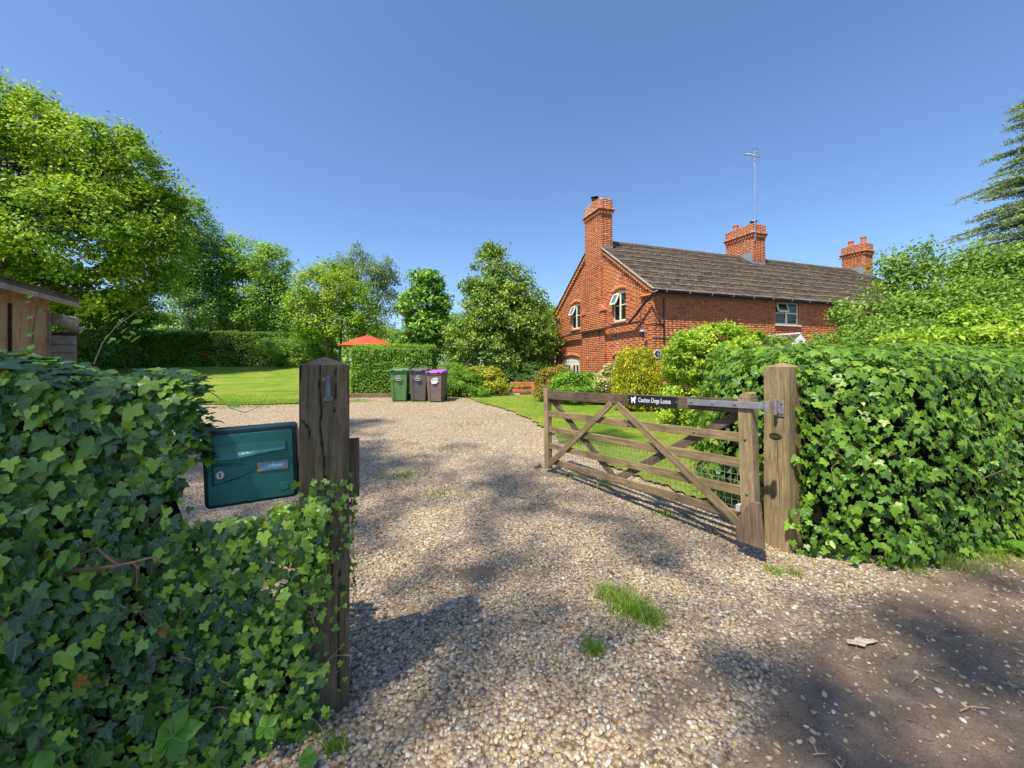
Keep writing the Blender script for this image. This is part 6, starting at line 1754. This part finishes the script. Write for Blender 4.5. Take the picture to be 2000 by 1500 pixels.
a = gpt(1512, 1118); b_ = gpt(1552, 1122); tuft('pair of small grass tufts at the foot of the hinge post', [(a[0], a[1], .07, 180), (b_[0], b_[1], .05, 90)], .02, .05)
a = gpt(655, 1462); tuft('grass tuft at the foot of the left post', [(a[0], a[1], .05, 130)], .03, .07)
a = gpt(1850, 1100); b_ = gpt(1930, 1090); c_ = gpt(1780, 1115); tuft('rough grass along the foot of the right ivy hedge', [(a[0], a[1], .2, 420), (b_[0], b_[1], .2, 420), (c_[0], c_[1], .12, 130)], .03, .09)
# dock plant right
dk = gpt(1975, 1075); root = empty('dock_plant', (dk[0], dk[1], g1(*dk)), 0, 'broad leaved dock plant at the right edge below the ivy', 'plant')
for k in range(11):
    a_ = R(360 * k / 11 + random.uniform(-15, 15)); s = random.uniform(.16, .28); el = random.uniform(.35, .9)
    D = Vector((math.cos(a_), math.sin(a_), el)).normalized(); X = D.cross(Vector((0, 0, 1))).normalized(); Nn = X.cross(D)
    lv, lt, le = OVAL
    W_ = [D * (float(-v_[1]) * s + .02) + X * float(v_[0]) * s * .8 + Nn * (float(v_[2]) * s) - Vector((0, 0, .35 * s * float(v_[1]) ** 2)) for v_ in lv]
    link('leaf', np_mesh('leaf', np.array([tuple(q) for q in W_]), lt, M['l_fresh'], True, {'rnd': np.full(len(lt), random.random())}, {'vein': le}), root)
# curled dead leaf and straws
a = gpt(1685, 1262); dl = MB(); n_ = 9
pts = [(-.075, .035), (-.05, .05), (-.02, .03), (.01, .035), (.03, .01), (.075, -.01), (.085, -.035), (.04, -.03), (.01, -.012), (-.03, -.02), (-.05, .0)]
dl.add([(x_, y_, .016 + .004 * math.sin(i * 2.1)) for i, (x_, y_) in enumerate(pts)] + [(0, .008, .020)], [(i, (i + 1) % len(pts), len(pts)) for i in range(len(pts))])
o = dl.obj('dead_leaf', M['dead_leaf'], None); o.location = (a[0], a[1], g1(*a)); o.rotation_euler = (0, 0, .5); sd = o.modifiers.new('t', 'SOLIDIFY'); sd.thickness = .0015; prop(o, 'curled pale dead leaf lying on the dirt lane', 'leaf')
for k, (x_, y_, L_, an) in enumerate([(1415, 1050, .20, .35), (1590, 1465, .06, 1.2), (1600, 1480, .05, .1), (835, 1108, .09, -.3), (1790, 1330, .12, .5), (1500, 1230, .10, .9), (1900, 1390, .14, .2)]):
    a = gpt(x_, y_); s_ = MB(); s_.tube([(-L_ / 2, 0, .016), (0, random.uniform(-.006, .006), .019), (L_ / 2, random.uniform(-.02, .02), .013)], .0017, 5)
    o = s_.obj('dry_twig', M['straw'], None); o.location = (a[0], a[1], g1(*a)); o.rotation_euler = (0, 0, an)
    prop(o, ['long straw twig on the gravel before the gate foot', 'upper of two short straws at the lane edge', 'lower of two short straws at the lane edge', 'dry twig on the worn earth mid drive', 'dry twig on the lane below the right hedge', 'dry twig near the spill of gravel right of the grass tuft', 'dry twig on the lane at the right edge'][k], 'twig', 'dry twigs on the ground')
# red rose far by the hedge
rs = px(402, 693, 24); root = empty('red_rose', (rs.x, rs.y, g1(rs.x, rs.y)), 0, 'red rose bloom standing before the long dark hedge', 'flower')
hz = rs.z - root.location.z
mb = MB(); mb.tube([(0, 0, 0), (.03, 0, hz * .5), (0, 0, hz)], .006, 5); mb.obj('stem', M['stem_brown'], root)
for k in range(9):
    a_ = R(40 * k); mb = MB(); r_ = .10 + .02 * (k % 3)
    mb.add([(0, 0, hz - .05), (r_ * math.cos(a_ - .5), r_ * math.sin(a_ - .5), hz + .05), (r_ * 1.25 * math.cos(a_), r_ * 1.25 * math.sin(a_), hz + .09), (r_ * math.cos(a_ + .5), r_ * math.sin(a_ + .5), hz + .05)], [(0, 1, 2, 3)]); mb.obj('petal', M['rose_red'], root)

# far wood closing the horizon behind the hedges
n_ = 20000; a_ = rng.uniform(-1.0, 1.05, n_); Yd = rng.uniform(62, 90, n_); X_ = a_ * Yd * 1.35
top = 5.5 + 4.0 * fbm(X_ * .06 + 3, Yd * .02, 3) * 2 - 2
Z_ = gz(X_, Yd) + top * rng.random(n_) ** .7
V, Fc = leaf_quads(np.stack([X_, Yd, Z_], 1), np.stack([rng.normal(0, .5, n_), rng.normal(-.6, .5, n_), rng.normal(.5, .5, n_)], 1), rng.uniform(.5, 1.1, n_), .8)
fw = link('far_wood', np_mesh('far_wood', V, Fc, M['l_row'], False, {'rnd': np.repeat(rng.random(n_), 2)}))
prop(fw, 'distant wood reading as one mass behind the garden trees', 'wood', kind='stuff')
# straw, twig bits and crumbs on the lane
n_ = 900; x = rng.uniform(.2, 5.2, n_); y = rng.uniform(1.1, 4.2, n_)
k = (dirt(x, y) > .35) & ~inpoly(FOOT)(x, y); x, y = x[k], y[k]; n_ = len(x)
L_ = rng.uniform(.005, .022, n_); a_ = rng.uniform(0, 6.283, n_); w_ = rng.uniform(.0012, .003, n_); z = gz(x, y) + .006
dx, dy = np.cos(a_) * L_, np.sin(a_) * L_; ex, ey = -np.sin(a_) * w_, np.cos(a_) * w_
V = np.stack([np.stack([x - dx + ex, y - dy + ey, z], 1), np.stack([x - dx - ex, y - dy - ey, z], 1), np.stack([x + dx - ex, y + dy - ey, z + .003], 1), np.stack([x + dx + ex, y + dy + ey, z + .003], 1), np.stack([x - dx, y - dy, z + .004], 1), np.stack([x + dx, y + dy, z + .008], 1)], 1).reshape(-1, 3)
f_ = np.array([(0, 1, 4), (2, 3, 5), (1, 2, 5), (1, 5, 4), (3, 0, 4), (3, 4, 5)])
Fc = (f_[None] + (np.arange(n_) * 6)[:, None, None]).reshape(-1, 3)
m, nt, b = newmat('litter', .9, .1); nt.links.new(ramp(nt, attr(nt, 'rnd'), [(0, (.10, .07, .05)), (.4, (.22, .16, .11)), (.75, (.38, .29, .18)), (1, (.5, .42, .28))]), b.inputs['Base Color'])
lt_ = link('leaf_litter', np_mesh('leaf_litter', V, Fc, m, False, {'rnd': np.repeat(rng.random(n_), 6)}))
prop(lt_, 'fine straw and twig bits scattered on the earth lane', 'litter', kind='stuff')
